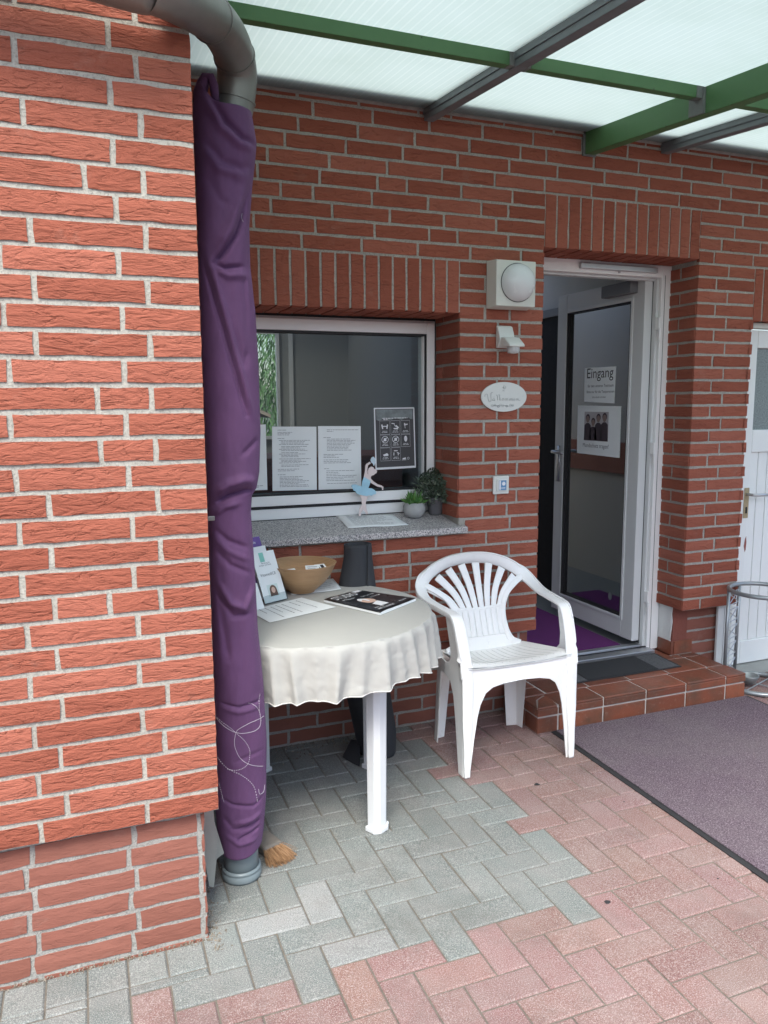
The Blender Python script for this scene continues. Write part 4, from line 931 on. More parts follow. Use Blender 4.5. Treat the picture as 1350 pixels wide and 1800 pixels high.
mb = MB(); mb.box(dxa + st + .001, dxb - st - .001, y0 + .018, y0 + .024, 1.3105, 1.7395); mb.build('frosted_pane', M_frost, cd)
mb = MB(); hx = 3.318; mb.box(hx - .017, hx + .017, y0 - .004, y0 - .0003, .835, 1.0); pl_ = mb.build('handle_plate', M_brass, cd, bevel=.002)
mb = MB(); mb.tube([(hx, y0 - .003, .965), (hx, y0 - .045, .965), (hx + .012, y0 - .055, .965), (hx + .125, y0 - .055, .962)], .008, 10); mb.build('handle', M_alu, cd, smooth=True)
mb = MB(); mb.tube([(hx, y0 - .005, .885), (hx, y0 - .0052, .862)], .005, 8); mb.lathe([(.007, 0), (0, .0015)], (hx, y0 - .005, .89), 12, axis='Y'); mb.build('keyhole', M_gasket, cd)
mb = MB(); mb.add([(3.326 + dx, y0 - .0006, .69 + dz) for dx, dz in ((0, .03), (.008, .045), (.012, .01), (.010, -.03), (.003, -.045), (-.006, -.01))], [(0, 1, 2, 3, 4, 5)]); mb.build('paint_chip', M_brown, cd)
for (a_, b_, lb) in ((3.150, 3.192, 'narrow white board leaning on the plinth, left one behind the steel stand'), (3.197, 3.236, 'narrow white board leaning on the plinth, nearest the cellar door')):
    mb = MB(); mb.box(a_, b_, YB + .058, YB + .072, .01, .372); o = mb.build('leaning_board', M_plaster, bevel=.001); tag(o, lb, 'board', 'white boards leaning behind the steel stand')
mb = MB(); mb.box(CEL[0] - .0, CEL[1], YB - .06, YB + .3, -.01, .006); mb.build('cellar_threshold', simple('pale_concrete', (.30, .31, .29), .9, var=.15, vs=10, bs=.003), kind='structure')

# ------------------------------------------------------------------ steel stand behind the step
stn = thing('steel_stand', (3.186, 2.88, 0), 'silver tubular stand with lattice column and big ring top beside the step', 'stand')
sc_x, sc_y, sc_r, sc_h = 3.186, 2.88, .163, .505
def onring(a): return (sc_x + sc_r * math.cos(math.radians(a)), sc_y + sc_r * math.sin(math.radians(a)))
tubes = [onring(140), onring(88), onring(290), onring(335)]
for p in tubes:
    mb = MB(); mb.tube([(p[0], p[1], .014), (p[0], p[1], sc_h)], .0088, 14); mb.build('column_tube', M_steel, stn, smooth=True)
for nm, hh in (('top_ring', sc_h), ('base_ring', .0125)):
    mb = MB(); mb.tube([(*onring(a * 5.625), hh) for a in range(64)], .0112, 12, closed=True); mb.build(nm, M_steel, stn, smooth=True)
for a, b in ((tubes[0], tubes[1]), (tubes[2], tubes[3])):
    mb = MB()
    for k in range(5):
        za, zb = .040 + k * .093, .040 + k * .093 + .066
        mb.tube([(a[0], a[1], za), (b[0], b[1], za)], .0028, 6); mb.tube([(a[0], a[1], za), (b[0], b[1], zb)], .0028, 6); mb.tube([(a[0], a[1], zb), (b[0], b[1], za)], .0028, 6)
        mb.tube([(a[0], a[1], zb), (b[0], b[1], zb)], .0028, 6)
    mb.build('lattice_panel', M_alu, stn)
mb = MB(); mb.tube([(*onring(200), .010), (*onring(20), .010)], .003, 6); mb.tube([(*onring(110), .010), (*onring(290), .010)], .003, 6); mb.build('base_cross', M_steel, stn)
mb = MB(); mb.lathe([(.0, .026), (.028, .026), (.046, .060), (.050, .063), (.050, .059), (.031, .020), (0, .018)], (3.135, 2.895, 0), 28); mb.build('cup', M_steel, stn, smooth=True)

# ------------------------------------------------------------------ wall fittings
lamp = thing('wall_lamp', (1.785, YB, 1.975), 'square cream wall lamp with round opal dome beside the entrance door', 'lamp')
mb = MB(); lx0, lx1, lz0, lz1 = 1.672, 1.878, 1.868, 2.072
mb.add([(lx0, YB - .006, lz0), (lx1, YB - .006, lz0), (lx1, YB - .006, lz1), (lx0, YB - .006, lz1)] + [(lx0 + .006, YB - .085, lz0 + .006), (lx1 - .006, YB - .085, lz0 + .006), (lx1 - .006, YB - .085, lz1 - .006), (lx0 + .006, YB - .085, lz1 - .006)], [(0, 1, 5, 4), (1, 2, 6, 5), (2, 3, 7, 6), (3, 0, 4, 7), (4, 5, 6, 7), (3, 2, 1, 0)]); mb.build('housing', M_creamm, lamp, bevel=.003)
mb = MB(); R_ = .080; mb.lathe([(R_ * math.cos(a * math.pi / 24), .0 + .066 * math.sin(a * math.pi / 24)) for a in range(13)], (1.782, YB - .0852, 1.974), 48, axis='Y'); mb.build('dome', M_opal, lamp, smooth=True)
mb = MB(); mb.lathe([(R_ + .0025, 0), (R_ + .0025, .0012), (R_ - .003, .0012)], (1.782, YB - .0853, 1.974), 48, axis='Y'); mb.build('dome_gap', M_gasket, lamp)
ms = thing('motion_sensor', (1.77, YB, 1.76), 'small white motion sensor with angled head on the brickwork under the lamp', 'sensor')
mb = MB(); mb.plate([(YB - .006, 1.70), (YB - .006, 1.80), (YB - .022, 1.795), (YB - .037, 1.765), (YB - .045, 1.735), (YB - .028, 1.705)], lambda y, z: Vector((1.722, y, z)), (.076, 0, 0), 1); mb.build('base', M_ceramic, ms, bevel=.005)
mb = MB(); mb.plate([(YB - .040, 1.748), (YB - .075, 1.742), (YB - .118, 1.712), (YB - .121, 1.700), (YB - .06, 1.705), (YB - .036, 1.716)], lambda y, z: Vector((1.727, y, z)), (.078, 0, 0), 1); mb.build('head', M_ceramic, ms, bevel=.006)
mb = MB(); mb.lathe([(.028, .0), (.0275, -.018), (.024, -.028), (0, -.032)], (1.766, YB - .085, 1.7035), 28); mb.build('lens', simple('milky_lens', (.50, .52, .51), .3), ms, smooth=True)
ws = thing('welcome_sign', (1.766, YB, 1.485), 'oval white ceramic plaque lettered Välkommen on the brickwork', 'sign')
mb = MB(); n = 48; ov = [(1.766 + .116 * math.cos(6.2832 * k / n), 1.487 + .066 * math.sin(6.2832 * k / n)) for k in range(n)]
mb.plate(ov, lambda x, z: Vector((x, YB - .0135, z)), (0, .008, 0), 1); mb.build('plaque', M_ceramic, ws, bevel=.002)
mb = MB()
def stroke(pts, r=.0009, sx=1, mi=0): mb.tube([onY(840 + x / 15, 665 + y / 15, YB - .0145) for x, y in pts], r, 5, mi)
stroke([(185, 480), (190, 430), (220, 410), (255, 430), (268, 500), (275, 570), (300, 620), (335, 615), (352, 560), (345, 480), (345, 400), (370, 365), (400, 380)])
stroke([(395, 590), (392, 550), (415, 530), (445, 545), (440, 585), (415, 592), (398, 580)]); stroke([(445, 540), (448, 592)]); stroke([(400, 492), (406, 492)]); stroke([(430, 490), (436, 490)])
stroke([(490, 440), (520, 470), (518, 580)]); stroke([(545, 440), (575, 430), (578, 585)]); stroke([(578, 540), (610, 510)], .0006); stroke([(580, 545), (612, 590)], .0006)
stroke([(635, 560), (650, 530), (680, 530), (690, 560), (665, 580), (640, 570)])
for bx in (720, 840): stroke([(bx, 590), (bx, 535), (bx + 28, 525), (bx + 36, 585)], .0007); stroke([(bx + 36, 545), (bx + 62, 525), (bx + 72, 588)], .0007)
stroke([(945, 570), (975, 552), (965, 530), (945, 545), (950, 590), (985, 588)], .0007); stroke([(1010, 588), (1010, 535), (1040, 530), (1050, 580)], .0007); stroke([(1060, 525), (1068, 580), (1100, 590), (1118, 565)], .0007)
stroke([(690, 170), (680, 230), (700, 280), (735, 270), (730, 200)], .0008); stroke([(650, 230), (690, 270)], .0008); stroke([(650, 330), (680, 325), (700, 340)], .0008)
for q in ((380, 720), (450, 705), (540, 740), (600, 700), (660, 730), (760, 730), (860, 705), (920, 715)):
    stroke([(q[0] + 28 * math.cos(k), q[1] + 26 * math.sin(k)) for k in range(0, 7)], .0007 if q[0] not in (540, 760) else .0014)
stroke([(380, 745), (460, 710), (560, 740), (660, 700), (780, 740), (940, 720)], .0006)
mb.build('lettering', simple('faint_grey_glaze', (.30, .32, .32), .6), ws, smooth=True)
mb = MB(); mb.tube([onY(848, 700, YB - .0138), onY(848, 700, YB - .0155)], .0016, 8); mb.build('screw', M_alu, ws); mb = MB(); mb.tube([onY(919.5, 696, YB - .0138), onY(919.5, 696, YB - .0155)], .0016, 8); mb.build('screw', M_alu, ws)
bp = thing('doorbell', (1.756, YB, 1.09), 'square white doorbell with blue picture label on the brickwork by the door', 'doorbell')
mb = MB(); mb.box(1.716, 1.797, YB - .016, YB - .005, 1.049, 1.131); mb.build('frame', M_ceramic, bp, bevel=.004)
mb = MB(); mb.box(1.731, 1.783, YB - .021, YB - .0162, 1.063, 1.117); mb.build('button', M_ceramic, bp, bevel=.002)
mb = MB(); mb.box(1.741, 1.779, YB - .0225, YB - .0212, 1.068, 1.112); mb.build('label', simple('blue_label', (.10, .24, .42), .5, var=.2, vs=60), bp)
mb = MB(); mb.add([(1.765 + .009 * math.cos(k * .5236), YB - .0229, 1.097 + .009 * math.sin(k * .5236)) for k in range(12)], [tuple(range(12))]); mb.add([(1.742, YB - .0229, 1.07), (1.750, YB - .0229, 1.07), (1.750, YB - .0229, 1.111), (1.742, YB - .0229, 1.111)], [(0, 1, 2, 3)]); mb.box(1.752, 1.774, YB - .0229, YB - .0227, 1.076, 1.079); mb.build('pictogram', M_inkw, bp)

# ------------------------------------------------------------------ canopy
SL = .095; ZR = 1.203 + H0; YF = .95
def rz(y, off=0.): return ZR + off - SL * (YB - y)
can = thing('canopy', (2.5, 2.0, 2.5), 'canopy of green and grey steel beams with white ribbed translucent roof sheets', 'canopy')
sheets = [(XE + .01, 1.395), (1.40, 2.605), (2.61, 3.8), (3.805, 5.1)]
for a, b in sheets:
    mb = MB(); mb.obox((a, YF, rz(YF)), (b - a, 0, 0), (0, YB - .006 - YF, SL * (YB - .006 - YF)), (0, 0, .016)); mb.build('roof_sheet', M_poly, can)
def ybeam(mb, xc, wd, hgt, y0=YF, y1=YB - .005, top=-.0015):
    x0 = xc - wd / 2; L_ = y1 - y0; mb.obox((x0, y0, rz(y0, top - hgt)), (wd, 0, 0), (0, L_, SL * L_), (0, 0, hgt))
for xc in (1.395, 2.607, 3.80):
    mb = MB(); ybeam(mb, xc, .042, .046); mb.build('grey_rafter', M_galv, can, bevel=.002)
    mb = MB(); ybeam(mb, xc, .060, .012, top=.030); ybeam(mb, xc - .024, .003, .022, top=-.002); mb.build('glazing_bar', M_galv, can)
mb = MB(); ybeam(mb, 2.185, .05, .094, y1=YB - .012); mb.build('green_main_beam', M_green, can, bevel=.003)
mb = MB(); mb.box(2.15, 2.22, YB - .012, YB - .0045, 2.555, 2.665); mb.build('wall_plate', M_primer, can)
def xbeam(mb, xa, xb, yc, wd=.042, hgt=.042, top=-.003): mb.obox((xa, yc - wd / 2, rz(yc, top - hgt)), (xb - xa, 0, 0), (0, wd, SL * wd), (0, 0, hgt))
for yc in (2.37,):
    mb = MB(); xbeam(mb, XE + .02, 1.355, yc); mb.build('green_purlin', M_green, can, bevel=.002)
    mb = MB(); xbeam(mb, 1.4365, 2.125, yc); mb.build('green_purlin', M_green, can, bevel=.002)
    mb = MB(); xbeam(mb, 2.2105, 4.6, yc); mb.build('green_purlin', M_green, can, bevel=.002)
    mb = MB(); xbeam(mb, 1.3555, 1.436, yc, .0425, .0425); mb.build('primer_joint', M_primer, can, bevel=.002); mb = MB(); xbeam(mb, 2.1255, 2.1595, yc, .0425, .0425); mb.build('primer_joint', M_primer, can, bevel=.002)
mb = MB(); mb.obox((2.150, 2.34, rz(2.34, -.094)), (.0095, 0, 0), (0, .075, SL * .075), (0, 0, .088)); mb.build('primer_patch', M_primer, can)
# lead flashing over the wall end of the sheets
mb = MB(); mb.obox((XE + .01, YB - .15, rz(YB - .15, .050)), (4.8, 0, 0), (0, .148, .022), (0, 0, .004)); mb.build('flashing', M_flash, can)
mb = MB(); mb.box(XL, 5.1, YB - .012, YB - .0047, rz(YB) - .012, rz(YB) - .0005); mb.build('wall_seal', simple('grey_foam_strip', (.30, .29, .27), .9, var=.4, vs=25, bs=.002), can)

# ------------------------------------------------------------------ downpipe and its purple wrapping
dp = thing('downpipe', (.385, 2.25, 0), 'grey rainwater downpipe that bends over the wall corner near the canopy', 'downpipe')
def bez(p, n=12):
    pts = [Vector(q) for q in p]; out_ = []
    for i in range(len(pts) - 1):
        p0 = pts[max(i - 1, 0)]; p1 = pts[i]; p2 = pts[i + 1]; p3 = pts[min(i + 2, len(pts) - 1)]
        for k in range(n):
            t = k / n; out_.append(.5 * ((2 * p1) + (-p0 + p2) * t + (2 * p0 - 5 * p1 + 4 * p2 - p3) * t * t + (-p0 + 3 * p1 - 3 * p2 + p3) * t ** 3))
    out_.append(pts[-1]); return out_
PR = .0535
ctrl = [(.385, 2.25, .10), (.385, 2.25, .8), (.385, 2.25, 1.7), (.395, 2.25, 2.1), tuple(onY(413, 178, 2.25)), tuple(onY(415, 112, 2.22)), tuple(onY(390, 52, 2.10)), tuple(onY(335, 8, 1.94)), tuple(onY(262, -25, 1.865)), tuple(onY(120, -62, 1.86)), (-1.2, 1.86, 2.52)]
pts = bez(ctrl, 10)
low = [p for p in pts if p.z < .16]
mb = MB(); mb.tube([(.385, 2.25, .004), (.385, 2.25, .145)], PR - .001, 36)
mb.lathe([(.0, .001), (.060, .001), (.0612, .008), (.0612, .020), (.0585, .023), (.0585, .026), (.0605, .029), (.060, .034), (.0535, .037)], (.385, 2.25, 0), 40); mb.build('standpipe', M_pvcpipe, dp, smooth=True)
mb = MB(); mb.tube(pts, PR, 32); mb.build('pipe', M_zinc, dp, smooth=True)
def pipe_ring(z_or_i, w_=.004):
    i = z_or_i; mb = MB(); mb.tube([pts[i], pts[i] + (pts[i + 1] - pts[i]).normalized() * w_], PR + .0028, 32); mb.build('seam', M_zinc, dp)
i0 = max(i for i, p in enumerate(pts) if p.z < 2.29 and p.x > .36)
for i in (i0, i0 + 12, i0 + 24): 
    if i + 1 < len(pts): pipe_ring(i, .005)

YC = 2.235
right = [(150, 452), (165, 440), (185, 438), (250, 449), (285, 446), (330, 441), (400, 436), (470, 438), (550, 447), (650, 453), (760, 456), (830, 454), (858, 449), (870, 441), (900, 439), (1000, 446), (1100, 451), (1200, 461), (1300, 467), (1400, 466), (1450, 462), (1480, 458), (1500, 456), (1508, 456)]
left = [(135, 352), (165, 341), (200, 340), (300, 344), (400, 348), (600, 353), (800, 362), (900, 366), (1000, 369), (1100, 373), (1200, 377), (1300, 378), (1400, 379), (1450, 382), (1490, 391), (1508, 396)]
def itp(t, y):
    if y <= t[0][0]: return t[0][1]
    for (a, b), (c, d) in zip(t, t[1:]):
        if y <= c: return b + (d - b) * (y - a) / (c - a)
    return t[-1][1]
# fold lines drawn on the front of the cloth: (points in photo pixels -> metres on the plane y = YC-.06, depth, width)
FOLDS = [([(362, 155), (395, 215), (425, 243), (452, 250)], -.012, .010), ([(356, 165), (388, 228), (420, 256), (450, 262)], .012, .012),
         ([(352, 235), (390, 285), (425, 297), (445, 288)], -.007, .012), ([(356, 255), (385, 300), (430, 312)], .008, .013), ([(360, 300), (385, 350), (402, 362)], -.004, .012),
         ([(440, 330), (415, 410), (392, 447), (376, 462)], -.016, .009), ([(376, 462), (395, 472), (430, 468)], -.010, .007), ([(378, 475), (400, 486), (440, 484)], .008, .010), ([(425, 340), (405, 400), (385, 432)], .009, .014),
         ([(352, 430), (375, 520), (398, 600), (420, 680), (432, 730)], -.014, .007), ([(360, 430), (385, 520), (408, 600), (432, 690), (446, 735)], .011, .010), ([(445, 400), (430, 500), (434, 600)], -.005, .010),
         ([(405, 560), (420, 620), (428, 640), (436, 615)], -.006, .012), ([(456, 770), (440, 785), (425, 800)], -.006, .009),
         ([(378, 888), (400, 872), (430, 862), (452, 862)], -.016, .009), ([(375, 868), (400, 852), (430, 843), (452, 848)], .012, .013), ([(378, 905), (395, 890), (420, 884)], .008, .009),
         ([(372, 925), (400, 950), (440, 965)], -.006, .009), ([(372, 942), (400, 968), (440, 985)], .006, .009), ([(374, 962), (405, 993), (445, 1010)], -.006, .009),
         ([(372, 985), (382, 1025), (405, 1060), (430, 1068), (450, 1035), (454, 1005)], .010, .011), ([(374, 1010), (386, 1052), (410, 1082), (440, 1078)], -.007, .010), ([(385, 1050), (395, 1110), (402, 1160)], -.007, .010), ([(376, 1045), (384, 1110), (390, 1190)], .006, .010),
         ([(380, 1237), (420, 1241), (455, 1232), (462, 1222)], -.006, .004), ([(380, 1246), (420, 1250), (460, 1240)], .004, .006), ([(383, 1405), (410, 1414), (445, 1414), (464, 1402)], -.006, .005),
         ([(412, 1338), (440, 1325), (466, 1318)], -.003, .007), ([(410, 1458), (440, 1450), (458, 1440)], -.009, .006), ([(415, 1446), (440, 1438), (462, 1426)], .007, .007), ([(418, 1474), (440, 1462), (456, 1452)], -.008, .005), ([(395, 1470), (420, 1482), (455, 1470)], .006, .007), ([(394, 1440), (408, 1455)], -.006, .008)]
FO = [([onY(x, y, YC - .06) for x, y in p], a * 1.25, w_ * .9) for p, a, w_ in FOLDS]
def segd(p, a, b):
    ax, az, bx, bz_ = a.x, a.z, b.x, b.z; dx, dz = bx - ax, bz_ - az; l = dx * dx + dz * dz
    t = max(0, min(1, ((p[0] - ax) * dx + (p[1] - az) * dz) / l)); return math.hypot(p[0] - ax - t * dx, p[1] - az - t * dz), t
def foldd(x, z):
    s_ = 0.
    for P_, a, w_ in FO:
        if not (min(q.z for q in P_) - .06 < z < max(q.z for q in P_) + .06): continue
        dmin = 9; m_ = len(P_) - 1; tt = 0
        for i in range(m_):
            d, t = segd((x, z), P_[i], P_[i + 1])
            if d < dmin: dmin = d; tt = (i + t) / m_
        s_ += a * math.exp(-(dmin / w_) ** 2) * min(1, 1.6 * math.sin(math.pi * min(.97, max(.03, tt))) + .15)
    return s_ + .0055 * (noise.noise(Vector((x * 16 + z * 3, z * 4, 3))) + .5 * noise.noise(Vector((x * 34 - z * 6, z * 11, 9))) + .2 * noise.noise(Vector((x * 80, z * 30, 5))))
def cloth_surf(a, z):
    ypx = pj((.40, YC, z))[1]
    xr, xl = onY(itp(right, ypx), ypx, YC).x, onY(itp(left, ypx), ypx, YC).x
    xc, ax = (xr + xl) / 2, (xr - xl) / 2; by = .066 + .25 * (ax - .055)
    c_, s_ = math.cos(a), math.sin(a); e = .88
    x = xc + ax * math.copysign(abs(c_) ** e, c_); fr = max(0, -s_)
    d = foldd(x, z) * fr ** .5 if fr > 0 else .004 * math.sin(a * 5 + z * 4)
    y = YC + (by + (d if fr > 0 else d)) * math.copysign(abs(s_) ** e, s_)
    return Vector((x, y, z))
ztop = 2.262; zbot = onY(425, 1506, YC - .06).z
def cl(u, v):
    a = u * 2 * math.pi
    # the top rim rises to the left, the bottom rim sags
    zt = 2.245 + .075 * max(0, -math.cos(a)) ** 2 - .02 * max(0, math.cos(a)) * 0; zb = zbot + .030 * max(0, math.cos(a)) - .006
    return cloth_surf(a, zb + (zt - zb) * v)
mb = MB(); mb.grid(cl, 160, 520, closed_u=True)
wr = mb.build('purple_fabric', M_purple, smooth=True, solid=.002); tag(wr, 'long purple embroidered cloth wrapped around the rainwater downpipe', 'cloth')
# knotted corner at the top left
mb = MB(); mb.tube([(.335, 2.235, 2.26), (.345, 2.215, 2.30), (.352, 2.20, 2.318), (.364, 2.195, 2.318), (.372, 2.20, 2.30), (.376, 2.2, 2.26)], [.016, .017, .012, .011, .012, .010], 10); mb.build('knot', M_purple, wr, smooth=True)
mb = MB()
def emb(pp, r=.00065, dash=False):
    P_ = bez([(x, y, 0) for x, y in pp], 14); q = []
    for p in P_:
        w_ = onY(p.x, p.y, YC - .066); ypx = p.y
        xr, xl = onY(itp(right, ypx), ypx, YC).x, onY(itp(left, ypx), ypx, YC).x
        t = max(-.985, min(.985, (w_.x - (xr + xl) / 2) / ((xr - xl) / 2))); a = -math.acos(math.copysign(abs(t) ** (1 / .88), t)); s3 = cloth_surf(a, w_.z)
        q.append(s3 + Vector((math.cos(a) * .0016, -.0018, 0)))
    if dash:
        for i in range(0, len(q) - 1, 2): mb.tube([q[i], q[i + 1]], r * 1.3, 5)
    else: mb.tube(q, r, 5)
emb([(436, 1235), (450, 1242), (458, 1258), (457, 1278), (440, 1286), (415, 1287), (395, 1279), (381, 1269)]); emb([(466, 1263), (440, 1269), (420, 1280), (414, 1290), (412, 1310), (420, 1330), (432, 1340), (450, 1347), (463, 1350)])
emb([(381, 1268), (400, 1277), (414, 1287), (430, 1302), (438, 1320), (434, 1342), (418, 1352), (400, 1354)], dash=True); emb([(458, 1222), (456, 1245), (460, 1270)], dash=True); emb([(385, 1340), (400, 1352), (425, 1362), (445, 1382), (452, 1412)], dash=True)
emb([(388, 1385), (392, 1402), (396, 1415)], dash=True); emb([(454, 1388), (456, 1397), (464, 1396), (467, 1385)]); emb([(428, 372), (427, 380), (429, 388)])
mb.build('embroidery', M_thread, wr)
mb = MB(); c = onY(371, 911, 2.16); mb.box(c.x - .012, c.x + .010, 2.155, 2.162, c.z - .007, c.z + .006); mb.build('pipe_clip', M_zinc, dp, bevel=.002)

# ------------------------------------------------------------------ saw and brush
sw = thing('hand_saw', (.27, 2.09, 0), 'old hand saw blade with teeth standing between brick plinth and downpipe', 'saw')
def S(px, py): q = onY(px, py, 2.10); return (q.x, q.z)
edge_r = [(368, 1420), (375, 1422), (377, 1442)]; n = 34
for k in range(n): t = k / (n - 1); x = 377 + 6 * math.sin(min(1, t * 1.6) * 1.57) - 3.5 * t; edge_r.append((x + (1.1 if k % 2 else 0), 1445 + 68 * t))
bl = [(352, 1426), *edge_r, (376, 1560), (368, 1558), (356, 1490)]
mb = MB(); mb.plate([S(*p) for p in bl], lambda x, z: Vector((x, 2.10, max(.003, z))), (0, .0018, 0), 1); mb.build('blade', M_sawb, sw)
mb = MB(); mb.plate([(lambda q: (q.x, q.z))(onY(x, y, 2.14)) for x, y in [(377, 1445), (394, 1500), (383, 1508), (376, 1520)]], lambda x, z: Vector((x, 2.14, z)), (0, .0018, 0), 1); mb.build('second_blade', M_sawb, sw)
br = thing('paint_brush', (.5, 2.3, 0), 'old whitewash brush with amber bristles lying against the downpipe foot', 'brush')
tl, tr, brr, blw = onZ(457, 1452, .03), onZ(489, 1480, .03), onZ(465, 1507, .03), onZ(455, 1496, .03)
e1 = onZ(488, 1482, .03); e2 = onZ(466, 1506, .02); dirb = onZ(515, 1519, .01) - onZ(476, 1489, .01); dirb.z = 0; dirb.normalize(); sd = Vector((-dirb.y, dirb.x, 0)); c = onZ(481, 1495, .015)
mb = MB(); bo = Vector((c.x, c.y, .006)) - dirb * .095 - sd * .036; mb.obox(bo, dirb * .095, sd * .072, Vector((0, 0, .030))); mb.build('block', M_brush, br, bevel=.007)
mb = MB()
for k in range(420):
    u = round(U(-1, 1) * 4) / 4 + random.gauss(0, .045); zz = U(.009, .030); b0 = Vector((c.x, c.y, zz)) + sd * u * .032 - dirb * .004; l = U(.055, .082) * (1 - .18 * u * u); tip = b0 + dirb * l + sd * (u * .016 + U(-.006, .006)); tip.z = max(.003, zz - U(.004, .022))
    mid = (b0 + tip) / 2 + sd * U(-.003, .003); mb.tube([b0, mid, tip], [.0011, .0010, .0006], 4, cap=False)
mb.build('bristles', M_bristle, br, fix=False)

# ------------------------------------------------------------------ table, cloth and what lies on it
TC = Vector((.73, 2.62, 0)); TR_ = .43; TZ = .72
tb = thing('garden_table', tuple(TC), 'round white plastic garden table under the beige tablecloth', 'table')
mb = MB(); mb.lathe([(0, TZ - .004), (TR_ - .006, TZ - .004), (TR_ - .002, TZ - .010), (TR_ - .004, TZ - .030), (TR_ - .012, TZ - .030), (TR_ - .012, TZ - .014), (0, TZ - .014)], TC, 72); mb.build('tabletop', M_tableleg, tb, smooth=True, bevel=0)
for a in (-63, 27, 117, 207):
    ra = math.radians(a); cc = TC + Vector((math.cos(ra), math.sin(ra), 0)) * .312; mb = MB()
    ux = Vector((math.cos(ra), math.sin(ra), 0)); vx = Vector((-ux.y, ux.x, 0))
    prof = [(-.018, -.036), (.020, -.036), (.034, -.016), (.034, .016), (.020, .036), (-.018, .036)]
    for z0_, z1_, s0, s1 in ((.0, .018, 1.08, 1.08), (.0181, TZ - .03, .86, .97)):
        vs = [cc + ux * p[0] * (s0 if z == z0_ else s1) + vx * p[1] * (s0 if z == z0_ else s1) + Vector((0, 0, z)) for z in (z0_, z1_) for p in prof]
        mb.add(vs, [tuple(range(6))[::-1], tuple(range(6, 12))] + [(i, (i + 1) % 6, 6 + (i + 1) % 6, 6 + i) for i in range(6)])
    mb.build('leg', M_tableleg, tb, bevel=.003)
tcl = None
NA = 360
rs = random.Random(11)
FOLDA = []; a = 0.
while a < 360:
    FOLDA.append((a + rs.uniform(-3, 3), rs.uniform(.022, .066), rs.uniform(2.4, 6.2))); a += rs.uniform(10, 27)
# visible folds of the photograph (angle of table, amplitude, width)
FOLDA = [q for q in FOLDA if not 210 < q[0] < 345] + [(213, .03, 4.), (226, .022, 5.), (238, .045, 3.0), (246, .040, 2.8), (256, .020, 4.5), (265, .048, 3.4), (276, .026, 3.0), (285, .050, 3.6), (294, .022, 3.), (301, .040, 3.0), (312, .044, 3.2), (325, .040, 3.6), (337, .045, 3.2)]
def fold_r(ad):
    s_ = 0
    for (c_, am, w_) in FOLDA:
        d = (ad - c_ + 180) % 360 - 180; s_ += am * math.exp(-abs(d / w_) ** 1.4)
    return s_
def tcf(u, v):
    ad = u * 360; a = math.radians(ad); 
    if v < .5:
        r = TR_ * (v / .5) ** .8 if v > 0 else 0; return TC + Vector((r * math.cos(a), r * math.sin(a), TZ + .0006 * noise.noise(Vector((r * math.cos(a) * 7, r * math.sin(a) * 7, 0)))))
    t = (v - .5) / .5; drop = .165 + .012 * math.sin(a * 2 + .6) + .004 * math.sin(a * 7)
    e = min(1, t / .12); rr_ = TR_ + .006 * math.sin(e * 1.57) + .012 * t
    am = fold_r(ad) * (t ** .5) - .022 * t ** .8
    am += .003 * t * noise.noise(Vector((math.cos(a) * 6, math.sin(a) * 6, t * 3))) + .0022 * noise.noise(Vector((math.cos(a) * 16, math.sin(a) * 16, t * 6))) * t + .003 * t ** .5 * noise.noise(Vector((math.cos(a) * 24, math.sin(a) * 24, t * 1.2))) + .0022 * noise.noise(Vector((math.cos(a) * 42, math.sin(a) * 42, t * 11)))
    tw = math.radians(2.5 * math.sin(ad * .11)) * t
    return TC + Vector(((rr_ + am) * math.cos(a + tw), (rr_ + am) * math.sin(a + tw), TZ + .0 - .006 * (1 - math.cos(e * 1.57)) - drop * t + .0006 * math.sin(ad * .4) * t))
vsl = [0, .02, .1, .25, .4, .46, .49, .4999] + [.5 + .5 * k / 26 for k in range(27)]
mb = MB(); mb.grid(lambda u, v: tcf(u, vsl[int(round(v * (len(vsl) - 1)))]), NA, len(vsl), closed_u=True)
tcl = mb.build('tablecloth', M_linen, smooth=True, solid=.0014); tag(tcl, 'round beige linen tablecloth hanging in folds over the garden table', 'tablecloth')
mb = MB(); mb.tube([tcf(k / NA, 1.) + Vector((0, 0, .002)) for k in range(NA)], .0022, 6, closed=True); mb.build('hem', M_hem, tcl, smooth=True)
TT = TZ + .0022
# bowl
BC = Vector((.772, 2.905, TT + .001)); 
bw = thing('wooden_bowl', tuple(BC), 'wide coiled bamboo bowl holding small cards on the tablecloth', 'bowl')
mb = MB(); mb.lathe([(0, .0005), (.045, .0), (.050, .002), (.051, .007), (.062, .014), (.092, .040), (.116, .072), (.136, .114), (.1385, .117), (.1365, .1175), (.112, .074), (.088, .042), (.058, .017), (.03, .011), (0, .010)], BC, 64); mb.build('bowl', M_bamboo, bw, smooth=True)
def card(name, c, w_, h_, rx, rz_, label, mat=M_paper, extra=None, cat='card', group=None):
    o_ = thing(name, tuple(c), label, cat, group); R = Matrix.Rotation(rz_, 3, 'Z') @ Matrix.Rotation(rx, 3, 'X')
    m_ = MB(); vs = [Vector(c) + R @ Vector((x, y, z)) for z in (0, .001) for y in (-h_ / 2, h_ / 2) for x in (-w_ / 2, w_ / 2)]
    m_.add(vs, [(0, 2, 3, 1), (4, 5, 7, 6), (0, 1, 5, 4), (2, 6, 7, 3), (0, 4, 6, 2), (1, 3, 7, 5)]); m_.build('sheet', mat, o_)
    if extra:
        m_ = MB()
        for (x0_, x1_, y0_, y1_) in extra: m_.add([Vector(c) + R @ Vector((x, y, .0016)) for x, y in ((x0_, y0_), (x1_, y0_), (x1_, y1_), (x0_, y1_))], [(0, 1, 2, 3)])
        m_.build('print', M_ink, o_)
    return o_
